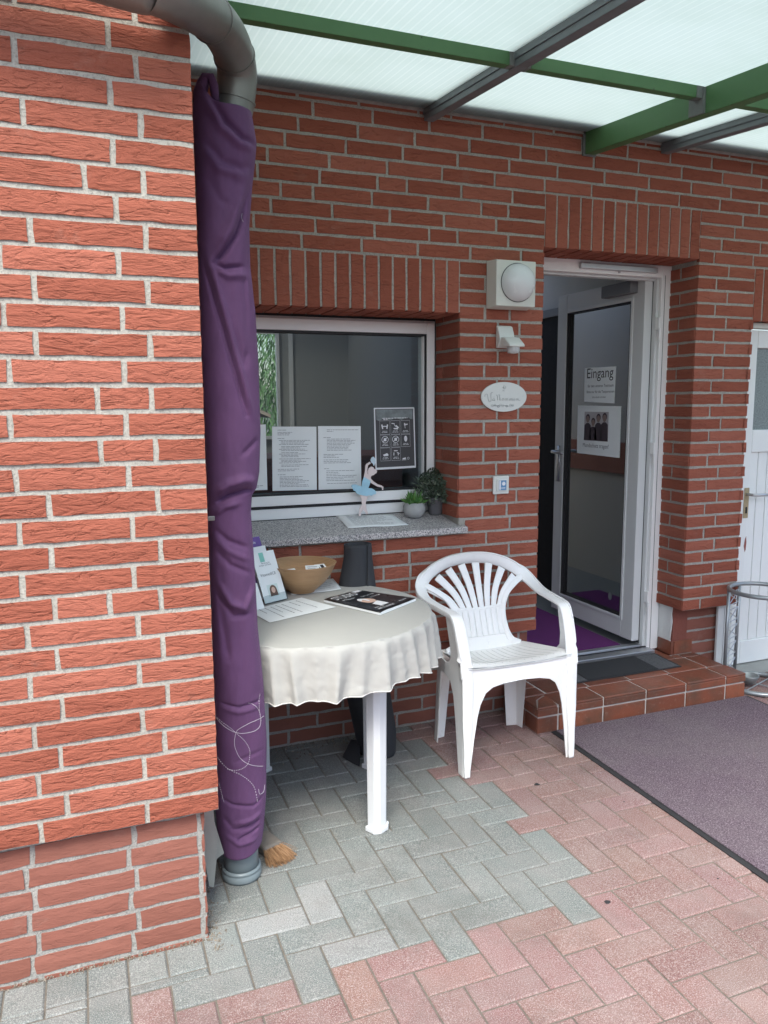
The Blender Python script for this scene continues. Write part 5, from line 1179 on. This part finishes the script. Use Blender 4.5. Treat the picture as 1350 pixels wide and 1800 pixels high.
card('small_card', BC + Vector((-.055, -.03, .086)), .07, .045, .45, .35, 'white card lying at the left inside the bamboo bowl', group='cards in the bamboo bowl')
card('small_card', BC + Vector((.045, .0, .088)), .055, .042, .5, -.15, 'white card standing upright at the right inside the bamboo bowl', group='cards in the bamboo bowl', extra=[(-.02, .02, .01, .012), (-.02, .012, 0, .002)])
card('small_card', BC + Vector((.082, .01, .090)), .045, .035, .5, .2, 'black and white printed card at the right rim inside the bamboo bowl', group='cards in the bamboo bowl', extra=[(-.018, -.006, -.012, .012), (0, .014, -.008, .012)])
# sheet under the bowl
F = [onZ(512, 1046, TT), onZ(600, 1037, TT), onZ(585, 1018, TT), onZ(505, 1025, TT)]
o = thing('paper_sheet', tuple(F[1]), 'crumpled white paper sheet tucked under the bamboo bowl', 'paper')
mb = MB(); f = flat_sheet(mb, [F[3], F[2], F[1], F[0]], TT + .0008, curl=lambda u, v: (.014 * max(0, u - .75) * 4 * (1 - abs(v - .5)) if u > .75 else 0) * .35, n=14); mb.build('sheet', M_paper, o, smooth=True, solid=.0006)
lines_on(f, [(.6, .9, .3), (.62, .92, .45), (.6, .85, .6), (.6, .9, .75)]).build('print', M_inkg, o, fix=False)
# form in front
F = [onZ(530, 1051, TT), onZ(592, 1068, TT), onZ(474, 1095, TT), onZ(437, 1074, TT)]
F[1] = F[0] + (F[1] - F[0]).normalized() * .20
o = thing('paper_form', tuple(F[2]), 'white printed form lying flat at the left front of the tablecloth', 'paper')
mb = MB(); f = flat_sheet(mb, [F[0], F[1], F[2], F[3]], TT + .0008, curl=lambda u, v: .0005, n=6); mb.build('sheet', M_paper, o, solid=.0006)
mb = lines_on(f, [(.12, .8, .18), (.1, .5, .3), (.12, .85, .45), (.1, .8, .55), (.12, .6, .65), (.1, .9, .75), (.1, .45, .85)], h=.012); mb.build('print', M_inkg, o, fix=False)
# magazine
F = [onZ(630, 1036, TT + .012), onZ(731, 1052, TT + .010), onZ(668, 1076, TT + .012), onZ(569, 1053, TT + .012)]
mg = thing('magazine', tuple((F[0] + F[2]) / 2 - Vector((0, 0, .012))), 'glossy black magazine lying on the right of the tablecloth', 'magazine')
def magf(u, v):  # u along F0->F3 side?  u: top edge F3..F0 (spine at F3-F2)
    q = F[3] * (1 - u) * (1 - v) + F[0] * u * (1 - v) + F[1] * u * v + F[2] * (1 - u) * v
    return Vector((q.x, q.y, TT + .0095 + .0035 * math.sin(min(1, u * 3.2) * 2.4) - .002 * u + .003 * max(0, u - .7) * (v)))
mb = MB(); mb.grid(magf, 24, 12); mb.build('cover', M_black, mg, smooth=True, solid=.0008)
mb = MB()
nb = 14; tops = [magf(u, v) - Vector((0, 0, .0008)) for (u, v) in [(k / nb, 0) for k in range(nb + 1)] + [(1, k / nb) for k in range(1, nb + 1)] + [(1 - k / nb, 1) for k in range(1, nb + 1)] + [(0, 1 - k / nb) for k in range(1, nb)]]
m_ = len(tops); bots = [Vector((p.x, p.y, TT + .0006)) for p in tops]; mb.add(tops + bots, [(i, (i + 1) % m_, m_ + (i + 1) % m_, m_ + i) for i in range(m_)]); mb.build('pages', M_paper, mg)
mb = MB(); mk = MB()
def on_mag(pts, mbx, lift=.0014): mbx.add([magf(u, v) + Vector((0, 0, lift)) for u, v in pts], [tuple(range(len(pts)))])
def mag_text(s_, u0, v0, h, wd):             # text running along v (across the cover), letters' tops toward v=0
    t_ = MB(); text_into(t_, s_, 1., (0, 0, 0), (1, 0, 0), (0, 1, 0)); xm = max(v[0] for v in t_.v)
    mb.add([magf(u0 + v[0] / xm * wd, v0 - v[1] * h) + Vector((0, 0, .0015)) for v in t_.v], t_.f)
mag_text('STUDIO', .08, .20, .21, .62)
mag_text('Magazin', .12, .30, .06, .3); mag_text('Tanz und Leben', .55, .34, .05, .38); mag_text('im Sommer', .62, .45, .05, .30)
mag_text('NEUE KURSE', .10, .93, .06, .42); mag_text('für alle', .12, .86, .05, .22); mag_text('Ausgabe', .70, .90, .05, .2)
on_mag([(.75, .0 + .02), (.95, .02), (.95, .10), (.75, .10)], mb)
on_mag([(.30, .68), (.30, .83), (.52, .83), (.52, .62)], mb)
mb.build('cover_lettering', M_inkw, mg, fix=False)
mk = MB(); on_mag([(.42 + .15 * math.cos(k * .45), .52 + .12 * math.sin(k * .45)) for k in range(14)], mk, .0011); mk.build('cover_portrait', M_face, mg)
mk = MB(); on_mag([(.38 + .09 * math.cos(k * .45), .47 + .10 * math.sin(k * .45)) for k in range(14)], mk, .0013); mk.build('portrait_highlight', M_inkw, mg)
# leaflet stand
ls = thing('leaflet_holder', (.56, 2.72, TT), 'clear acrylic leaflet holder standing at the left of the tablecloth', 'leaflet holder')
LY = 2.70
def lp(px, py, dy=0.): return onY(px, py, LY + dy)
bl_, br_ = onZ(466, 1063, TT + .002), onZ(505, 1053, TT + .002); LY = bl_.y
tl_ = onY(441, 975, bl_.y + .05); tr_ = onY(477, 964, br_.y + .05)
nn_ = (br_ - bl_).cross(tl_ - bl_).normalized();
if nn_.y > 0: nn_ = -nn_
mb = MB(); a_ = br_ - bl_; b_ = (tl_ - bl_)
mb.obox(bl_ - nn_ * -.004, a_, b_ * .16, nn_ * .0015); mb.obox(br_ + nn_ * .004, a_ * .02, b_ * .74, -nn_ * .05); mb.obox(bl_ - nn_ * .046, a_, b_ * .9, -nn_ * .0015); mb.obox(bl_ + nn_ * .004, a_ * .9, -nn_ * .05, Vector((0, 0, .002))); mb.build('acrylic_body', M_acryl, ls)
def leaflet(name, o_, a_, b_, n_, th_, label, mat=M_paper):
    t_ = thing(name, tuple(o_), label, 'leaflet', 'leaflets around the acrylic holder'); m_ = MB(); m_.obox(o_, a_, b_, n_ * th_); m_.build('sheet', mat, t_); return t_
def lq(o_, a_, b_, n_, u0, u1, v0, v1, mat, name, par, lift=.0008):
    m_ = MB(); m_.add([o_ + a_ * u + b_ * v + n_ * lift for u, v in ((u0, v0), (u1, v0), (u1, v1), (u0, v1))], [(0, 1, 2, 3)]); return m_.build(name, mat, par)
t = leaflet('leaflet', bl_ + Vector((0, 0, .003)), a_ * .98, b_, nn_, .0015, 'pale mint leaflet with a portrait photo in the front pocket of the holder')
o_ = bl_ + Vector((0, 0, .003)); l_ = .0024
lq(o_, a_, b_, nn_, .28, .48, .80, .985, M_teal, 'mint_stripe', t, l_); lq(o_, a_, b_, nn_, .25, .72, .10, .34, simple('pale_mint_print', (.62, .72, .68), .7), 'photo_frame', t, l_)
m_ = MB(); m_.add([o_ + a_ * (.49 + .15 * math.cos(k * .45)) + b_ * (.23 + .095 * math.sin(k * .45)) + nn_ * (l_ + .0004) for k in range(14)], [tuple(range(14))]); m_.add([o_ + a_ * u + b_ * v + nn_ * (l_ + .0004) for u, v in ((.32, .11), (.66, .11), (.64, .25), (.34, .25))], [(0, 1, 2, 3)]); m_.build('portrait_hair', M_hair, t)
m_ = MB(); m_.add([o_ + a_ * (.49 + .085 * math.cos(k * .45)) + b_ * (.225 + .06 * math.sin(k * .45)) + nn_ * (l_ + .0008) for k in range(14)], [tuple(range(14))]); m_.build('portrait_face', M_face, t)
m_ = MB()
au, bu = a_.normalized(), b_.normalized(); text_into(m_, 'VitamedICE', .0155, o_ + a_ * .12 + b_ * .52 + nn_ * l_, au, bu); text_into(m_, 'Beratung für', .008, o_ + a_ * .3 + b_ * .76 + nn_ * l_, au, bu); text_into(m_, 'Körper und Seele', .008, o_ + a_ * .18 + b_ * .72 + nn_ * l_, au, bu); m_.build('lettering', M_inkg, t, fix=False)
bo2 = bl_ - nn_ * .022 + b_ * .12 + a_ * .04
t = leaflet('leaflet', bo2 + a_ * .06, a_ * .75, b_ * 1.02, nn_, .0015, 'white leaflet tip between the mint and the purple leaflets in the holder')
lines = MB(); 
bo3 = bl_ - nn_ * .044 + b_ * .25 - a_ * .12
t = leaflet('leaflet', bo3, a_ * 1.0, b_ * 1.10, nn_, .0015, 'purple leaflet with a light blue dot at the back of the holder', M_violet)
m_ = MB(); m_.add([bo3 + a_ * (.42 + .16 * math.cos(k * .45)) + b_ * (.86 + .05 * math.sin(k * .45)) + nn_ * .0024 for k in range(14)], [tuple(range(14))]); m_.build('blue_dot', M_skyblue, t)
m_ = MB(); text_into(m_, 'Therapie', .014, bo3 + a_ * .3 + b_ * .97 + nn_ * .0024, au, bu); text_into(m_, 'Praxis am Park', .006, bo3 + a_ * .3 + b_ * 1.045 + nn_ * .0024, au, bu); m_.build('lettering', M_inkw, t, fix=False)
q0 = onZ(452, 1072, TT + .001); t = leaflet('leaflet', q0, Vector((.03, .012, 0)), Vector((-.02, .03, .09)), Vector((0, -1, 0)), .001, 'plain white leaflet leaning beside the holder against the pipe side')

# ------------------------------------------------------------------ rolled black fabric behind the table
rl = None
mb = MB(); 
axis = [(1.085, 2.89, .003, .080, .070), (1.075, 2.895, .08, .092, .078), (1.040, 2.915, .3, .100, .07), (1.018, 2.935, .5, .094, .066), (1.016, 2.952, .7, .084, .060), (1.030, 2.972, .83, .062, .050), (1.032, 2.98, .885, .060, .048)]
def rf(u, v):
    z = .003 + (.885 - .003) * v
    for (p, q) in zip(axis, axis[1:]):
        if z <= q[2] + 1e-6:
            t = (z - p[2]) / (q[2] - p[2]); c_ = [p[i] + (q[i] - p[i]) * t for i in range(5)]; break
    a = u * 2 * math.pi * 1.55 + 4.15 + v * 1.1; k = 1 - .16 * u / 1.0 * 1.55 / 1.55
    kk = 1.0 - .20 * u; dz = .016 * math.sin(a) * (v > .97)
    wob = 1 + .06 * math.sin(3 * a + 4 * v) * (1 - v) + .03 * noise.noise(Vector((math.cos(a) * 2, math.sin(a) * 2, v * 5)))
    return Vector((c_[0] + c_[3] * kk * wob * math.cos(a), c_[1] + c_[4] * kk * wob * math.sin(a), z + dz * 0))
mb.grid(rf, 120, 60); rl = mb.build('rolled_mat', M_black_fabric, smooth=True, solid=.004); tag(rl, 'tall roll of black fabric standing between the table and the wall', 'roll')
mb = MB(); F = [tuple(onZ(602, 1331, .002)), tuple(onZ(632, 1347, .002)), tuple(onZ(634, 1322, .002)), tuple(onZ(618, 1318, .004))]; F = [Vector(q) for q in F]; F[2].z = .06; F[3].z = .05
mb.grid(lambda u, v: F[0] * (1 - u) * (1 - v) + F[1] * u * (1 - v) + F[2] * u * v + F[3] * (1 - u) * v + Vector((0, -.01 * math.sin(3.14 * u), 0)), 12, 12); mb.build('loose_corner', M_black_fabric, rl, smooth=True, solid=.003)

# ------------------------------------------------------------------ white plastic chair
ch = thing('plastic_chair', (1.57, 2.74, 0), 'white plastic garden armchair with slatted back between table and door', 'chair')
XC = 1.568
def ribbon(mb, pts, wdir, wid, th, n_round=3, sub_=8):
    """smooth strip along pts; wdir[i] direction of width, wid[i] width, th thickness"""
    k = len(pts); P_ = bez(pts, sub_); m = len(P_)
    def lv(seq, i):
        t = i / sub_; a = min(int(t), k - 1); b = min(a + 1, k - 1); f_ = t - a; s_ = f_ * f_ * (3 - 2 * f_)
        return seq[a] * (1 - s_) + seq[b] * s_
    W = [Vector(w_) for w_ in wdir]; vs = []; prof = [(-.5, -.3), (-.42, -.5), (.42, -.5), (.5, -.3), (.5, .3), (.42, .5), (-.42, .5), (-.5, .3)]
    for i, p in enumerate(P_):
        t = (P_[min(i + 1, m - 1)] - P_[max(i - 1, 0)]).normalized(); w_ = lv(W, i); w_ = (w_ - t * w_.dot(t)).normalized(); nr_ = t.cross(w_); wd = lv(wid, i)
        for (a, b) in prof: vs.append(p + w_ * a * wd + nr_ * b * (lv(th, i) if hasattr(th, '__len__') else th))
    n = len(prof); fs = [(i * n + j, i * n + (j + 1) % n, (i + 1) * n + (j + 1) % n, (i + 1) * n + j) for i in range(m - 1) for j in range(n)]
    fs += [tuple(range(n))[::-1], tuple((m - 1) * n + j for j in range(n))]; mb.add(vs, fs)
def BYf(h): # y of the back surface at height h
    return 2.862 + max(0, h - .40) ** 1.15 * .40
# arch of the back running forward into both arms, one piece
def sidept(s_, x, y, h): return Vector((XC + s_ * x, y, h))
arch = []; wd_ = []; wi = []
half = [(.0, 3.010, .778, (0, -.25, 1), .052), (.10, 3.005, .770, (.25, -.25, 1), .052), (.19, 2.99, .738, (.7, -.2, .8), .052), (.252, 2.962, .690, (1, -.1, .45), .052), (.270, 2.905, .655, (1, -.1, .25), .050), (.262, 2.83, .640, (1, 0, .10), .044), (.254, 2.74, .635, (1, 0, .0), .044), (.247, 2.668, .632, (1, 0, 0), .045), (.246, 2.632, .622, (1, 0, 0), .045), (.244, 2.606, .580, (1, 0, 0), .044), (.241, 2.578, .50, (1, 0, 0), .046), (.238, 2.557, .40, (1, 0, 0), .048), (.238, 2.553, .25, (1, 0, 0), .045), (.240, 2.549, .10, (1, 0, 0), .030), (.241, 2.547, .003, (1, 0, 0), .024)]
L_ = [(-x, y, h, (-w_[0], w_[1], w_[2]), b) for x, y, h, w_, b in half[1:]][::-1]
full = L_ + half
pp = [Vector((XC + x, y, h)) for x, y, h, w_, b in full]
ww = []
for x, y, h, w_, b in full: ww.append(Vector(w_) if x >= 0 else -Vector(w_))
ww = [Vector(w_).normalized() for w_ in ww]
# orient widths consistently: radial outward on the arch
ww = [Vector((w_.x, w_.y, w_.z)) for w_ in ww]
rad = []
for (x, y, h, w_, b) in full:
    v = Vector((x, 0, (h - .63) * 1.3)); v = v.normalized(); v.y = -.25 * v.z; v = Vector((math.copysign(1, x), 0, 0)) if h < .635 else v; rad.append(v.normalized())
mb = MB(); ribbon(mb, pp, rad, [f_[4] for f_ in full], .012); arms = mb.build('arm_frame', M_plastic, ch, smooth=True)
mb = MB(); ribbon(mb, [p + r_ * .024 - Vector((0, -.002, .0)) for p, r_ in zip(pp, rad)][3:-3], [Vector((0, 1, 0)) if abs(x) < .24 else Vector((0, 0, 1)) for (x, y, h, w_, b) in full][3:-3], [.022] * (len(full) - 6), .006); mb.build('arm_rim', M_plastic, ch, smooth=True)
# backrest: fan of slats, bridge, lower slats, solid foot
bk = MB(); 
def bpt(x, h): return Vector((XC + x, BYf(h) + .10 * x * x, h))
mid = .568
ups = [(-.222, .672), (-.175, .715), (-.118, .742), (-.052, .757), (.018, .760), (.084, .752), (.146, .728), (.203, .690)]
los = [-.098, -.070, -.042, -.014, .014, .042, .070, .098]
for i, ((xu, hu), xl_) in enumerate(zip(ups, los)):
    m1 = (xl_ + (xu - xl_) * .36, mid + (hu - mid) * .5)
    ribbon(bk, [bpt(xu, hu), bpt(*m1), bpt(xl_, mid - .004)], [(1, .0, .2 * (i - 3.5) / 3.5 * -1)] * 3, [.035, .0295, .0235], .007)
for i in range(8):
    ribbon(bk, [bpt(los[i], mid), bpt(los[i] * .98, .52), bpt(los[i], .455)], [(1, 0, 0)] * 3, [.0266, .0263, .0268], .007)
def slab(x0f, x1f, h0, h1, n=8):
    bk.grid(lambda u, v: bpt(x0f(h0 + (h1 - h0) * v) * (1 - u) + x1f(h0 + (h1 - h0) * v) * u, h0 + (h1 - h0) * v) + Vector((0, -.0035, 0)), 18, n)
    bk.grid(lambda u, v: bpt(x0f(h0 + (h1 - h0) * v) * (1 - u) + x1f(h0 + (h1 - h0) * v) * u, h0 + (h1 - h0) * v) + Vector((0, .0035, 0)), 18, n)
ribbon(bk, [bpt(-.125, mid + .003), bpt(0, mid - .002), bpt(.125, mid + .003)], [(0, .1, 1)] * 3, [.022, .020, .022], .0075)
edgeR = lambda h: .108 + .55 * max(0, h - .57) ** 1.2 + .55 * max(0, .50 - h) ** 1.35 * 4
for s_ in (-1, 1):
    hs = [.685, .655, .62, .57, .52, .47, .43, .405]; xs_ = [.238, .188, .146, .120, .114, .120, .138, .175]
    ribbon(bk, [bpt(s_ * x, h) + Vector((0, -.002, 0)) for x, h in zip(xs_, hs)], [(1, -.15 * s_, 0)] * 8, [.030, .028, .026, .024, .024, .026, .03, .04], .010)
for i in range(10):
    h = .462 - i * .0065; 
bk.grid(lambda u, v: bpt((u * 2 - 1) * (.122 + .06 * (1 - v) ** 3), .402 + .062 * v) + Vector((0, -.0055 + .004, 0)), 24, 8)
bk.grid(lambda u, v: bpt((u * 2 - 1) * (.122 + .06 * (1 - v) ** 3), .402 + .062 * v) + Vector((0, .004, 0)), 24, 8)
bk.build('backrest', M_plastic, ch, smooth=True, fix=True)
# seat
def seatpt(u, v): # u -1..1 across, v 0 back .. 1 front
    y = 2.868 - .318 * v; hw = .195 + .040 * v ** .8
    h = .402 + .050 * v - .020 * math.sin(v * 3.14) * (1 - u * u) + .012 * abs(u) ** 3 * (1 - v * .3) - .012 * max(0, v - .86) / .14
    return Vector((XC + u * hw, y, h))
mb = MB(); mb.grid(lambda a, b: seatpt(a * 2 - 1, b), 150, 34)
mb.grid(lambda a, b: seatpt(a * 2 - 1, b) - Vector((0, 0, .008)), 12, 12)
rimp = [seatpt(-1, 0), seatpt(-1, .5), seatpt(-1, .97)]
mb.build('seat', M_plastic, ch, smooth=True)
mb = MB()
for k in range(-6, 7):                          # moulded drain grooves read as thin dark lines
    u = (k) / 6.8 
    if abs(u) > .93: continue
    pts_ = [seatpt(u * (.86 + .14 * t), .08 + .82 * t) + Vector((0, 0, .0004)) for t in [q / 10 for q in range(11)]]
    mb.tube(pts_, .0011, 4)
mb.build('seat_grooves', simple('groove_grey', (.60, .62, .60), .6), ch)
# front: apron and legs in one gently curved plate, sides, rear legs
def frontp(x, h): return Vector((XC + x, 2.552 - .0 + .010 * (1 - (x / .24) ** 2) * -1 + (.45 - h) * -.0 - .004, h)) if False else Vector((XC + x, 2.545 + .055 * max(0, h - .06) * 0 + .012 * (x / .24) ** 2, h))
def legx(h): return .243 - .006 * h / .45
o_l = [(-.252, 0), (-.252 + .004, .2), (-.2415, .42), (-.236, .436)]
top_ = [(-.2 + .4 * k / 12, .438 - .0 + .002 * math.cos((k - 6) / 6 * 1.5)) for k in range(13)]
inn = [(.212, 0), (.196, .15), (.184, .26), (.170, .322), (.145, .352), (.10, .368), (0, .376)]
out_r = [(.236, .436), (.2415, .42), (.248, .2), (.252, 0)]
outl = o_l + top_ + out_r + inn + [(-x, h) for x, h in inn[::-1][1:]]
mb = MB()
# left and right halves as legs, the middle as apron
legL = [(-.254, 0), (-.256, .2), (-.258, .42), (-.256, .438), (-.16, .4395), (-.16, .340), (-.170, .322), (-.184, .26), (-.196, .15), (-.212, 0)]
full_front = legL[:5] + [(-.14 + .28 * k / 10, .441) for k in range(11)] + [(-x, h) for x, h in legL[:5]][::-1] + [(.224, 0), (.207, .15), (.194, .24), (.182, .29), (.160, .335), (.13, .356), (.08, .367), (0, .372), (-.08, .367), (-.13, .356), (-.160, .335), (-.182, .29), (-.194, .24), (-.207, .15), (-.224, 0)]
mb.plate(full_front, frontp, (0, .006, 0), 1); mb.build('front_frame', M_plastic, ch, bevel=.0025)
def sideplate(s_, pts, x_of, mbx, th=.006): mbx.plate(pts, lambda y, h: Vector((XC + s_ * x_of(y, h), y, h)), (-s_ * th, 0, 0), 1)
for s_ in (-1, 1):
    mb = MB()
    xo_ = lambda y, h: .254 + (.003 * min(1, h / .43)) + (max(0, h - .43) / .2) * .008
    side = [(2.557, 0), (2.560, .2), (2.562, .42), (2.583, .50), (2.608, .58), (2.632, .618), (2.66, .630), (2.715, .632), (2.700, .615), (2.688, .57), (2.668, .50), (2.668, .452), (2.690, .430), (2.72, .425), (2.72, .37), (2.672, .36), (2.645, .31), (2.625, .2), (2.598, 0)]
    sideplate(s_, side, xo_, mb); mb.build('leg', M_plastic, ch, bevel=.0025)
    mb = MB(); rail = [(2.7202, .37), (2.7202, .425), (2.88, .405), (2.895, .36), (2.88, .345)]
    sideplate(s_, rail, lambda y, h: .256 - (y - 2.72) * .25, mb); mb.build('side_rail', M_plastic, ch, bevel=.002)
    # rear leg: broad angled plate tapering to the floor
    mb = MB()
    tA, tB, tC = Vector((XC + s_ * .214, 2.845, .405)), Vector((XC + s_ * .196, 2.915, .405)), Vector((XC + s_ * .125, 2.925, .405))
    bA, bB, bC = Vector((XC + s_ * .214, 2.885, 0)), Vector((XC + s_ * .208, 2.925, 0)), Vector((XC + s_ * .160, 2.935, 0))
    dth = Vector((-s_ * .004, -.006, 0))
    vs = [tA, tB, tC, bA, bB, bC] + [p + dth for p in (tA, tB, tC, bA, bB, bC)]
    mb.add(vs, [(0, 1, 4, 3), (1, 2, 5, 4), (6, 9, 10, 7), (7, 10, 11, 8), (0, 6, 7, 1), (1, 7, 8, 2), (3, 4, 10, 9), (4, 5, 11, 10), (0, 3, 9, 6), (2, 8, 11, 5)]); mb.build('leg', M_plastic, ch, bevel=.002)
mb = MB(); mb.grid(lambda u, v: Vector((XC + (u * 2 - 1) * .2, 2.905 + .008 * (1 - (u * 2 - 1) ** 2), .355 + .05 * v)), 10, 4); mb.build('rear_apron', M_plastic, ch, smooth=True, solid=.005)
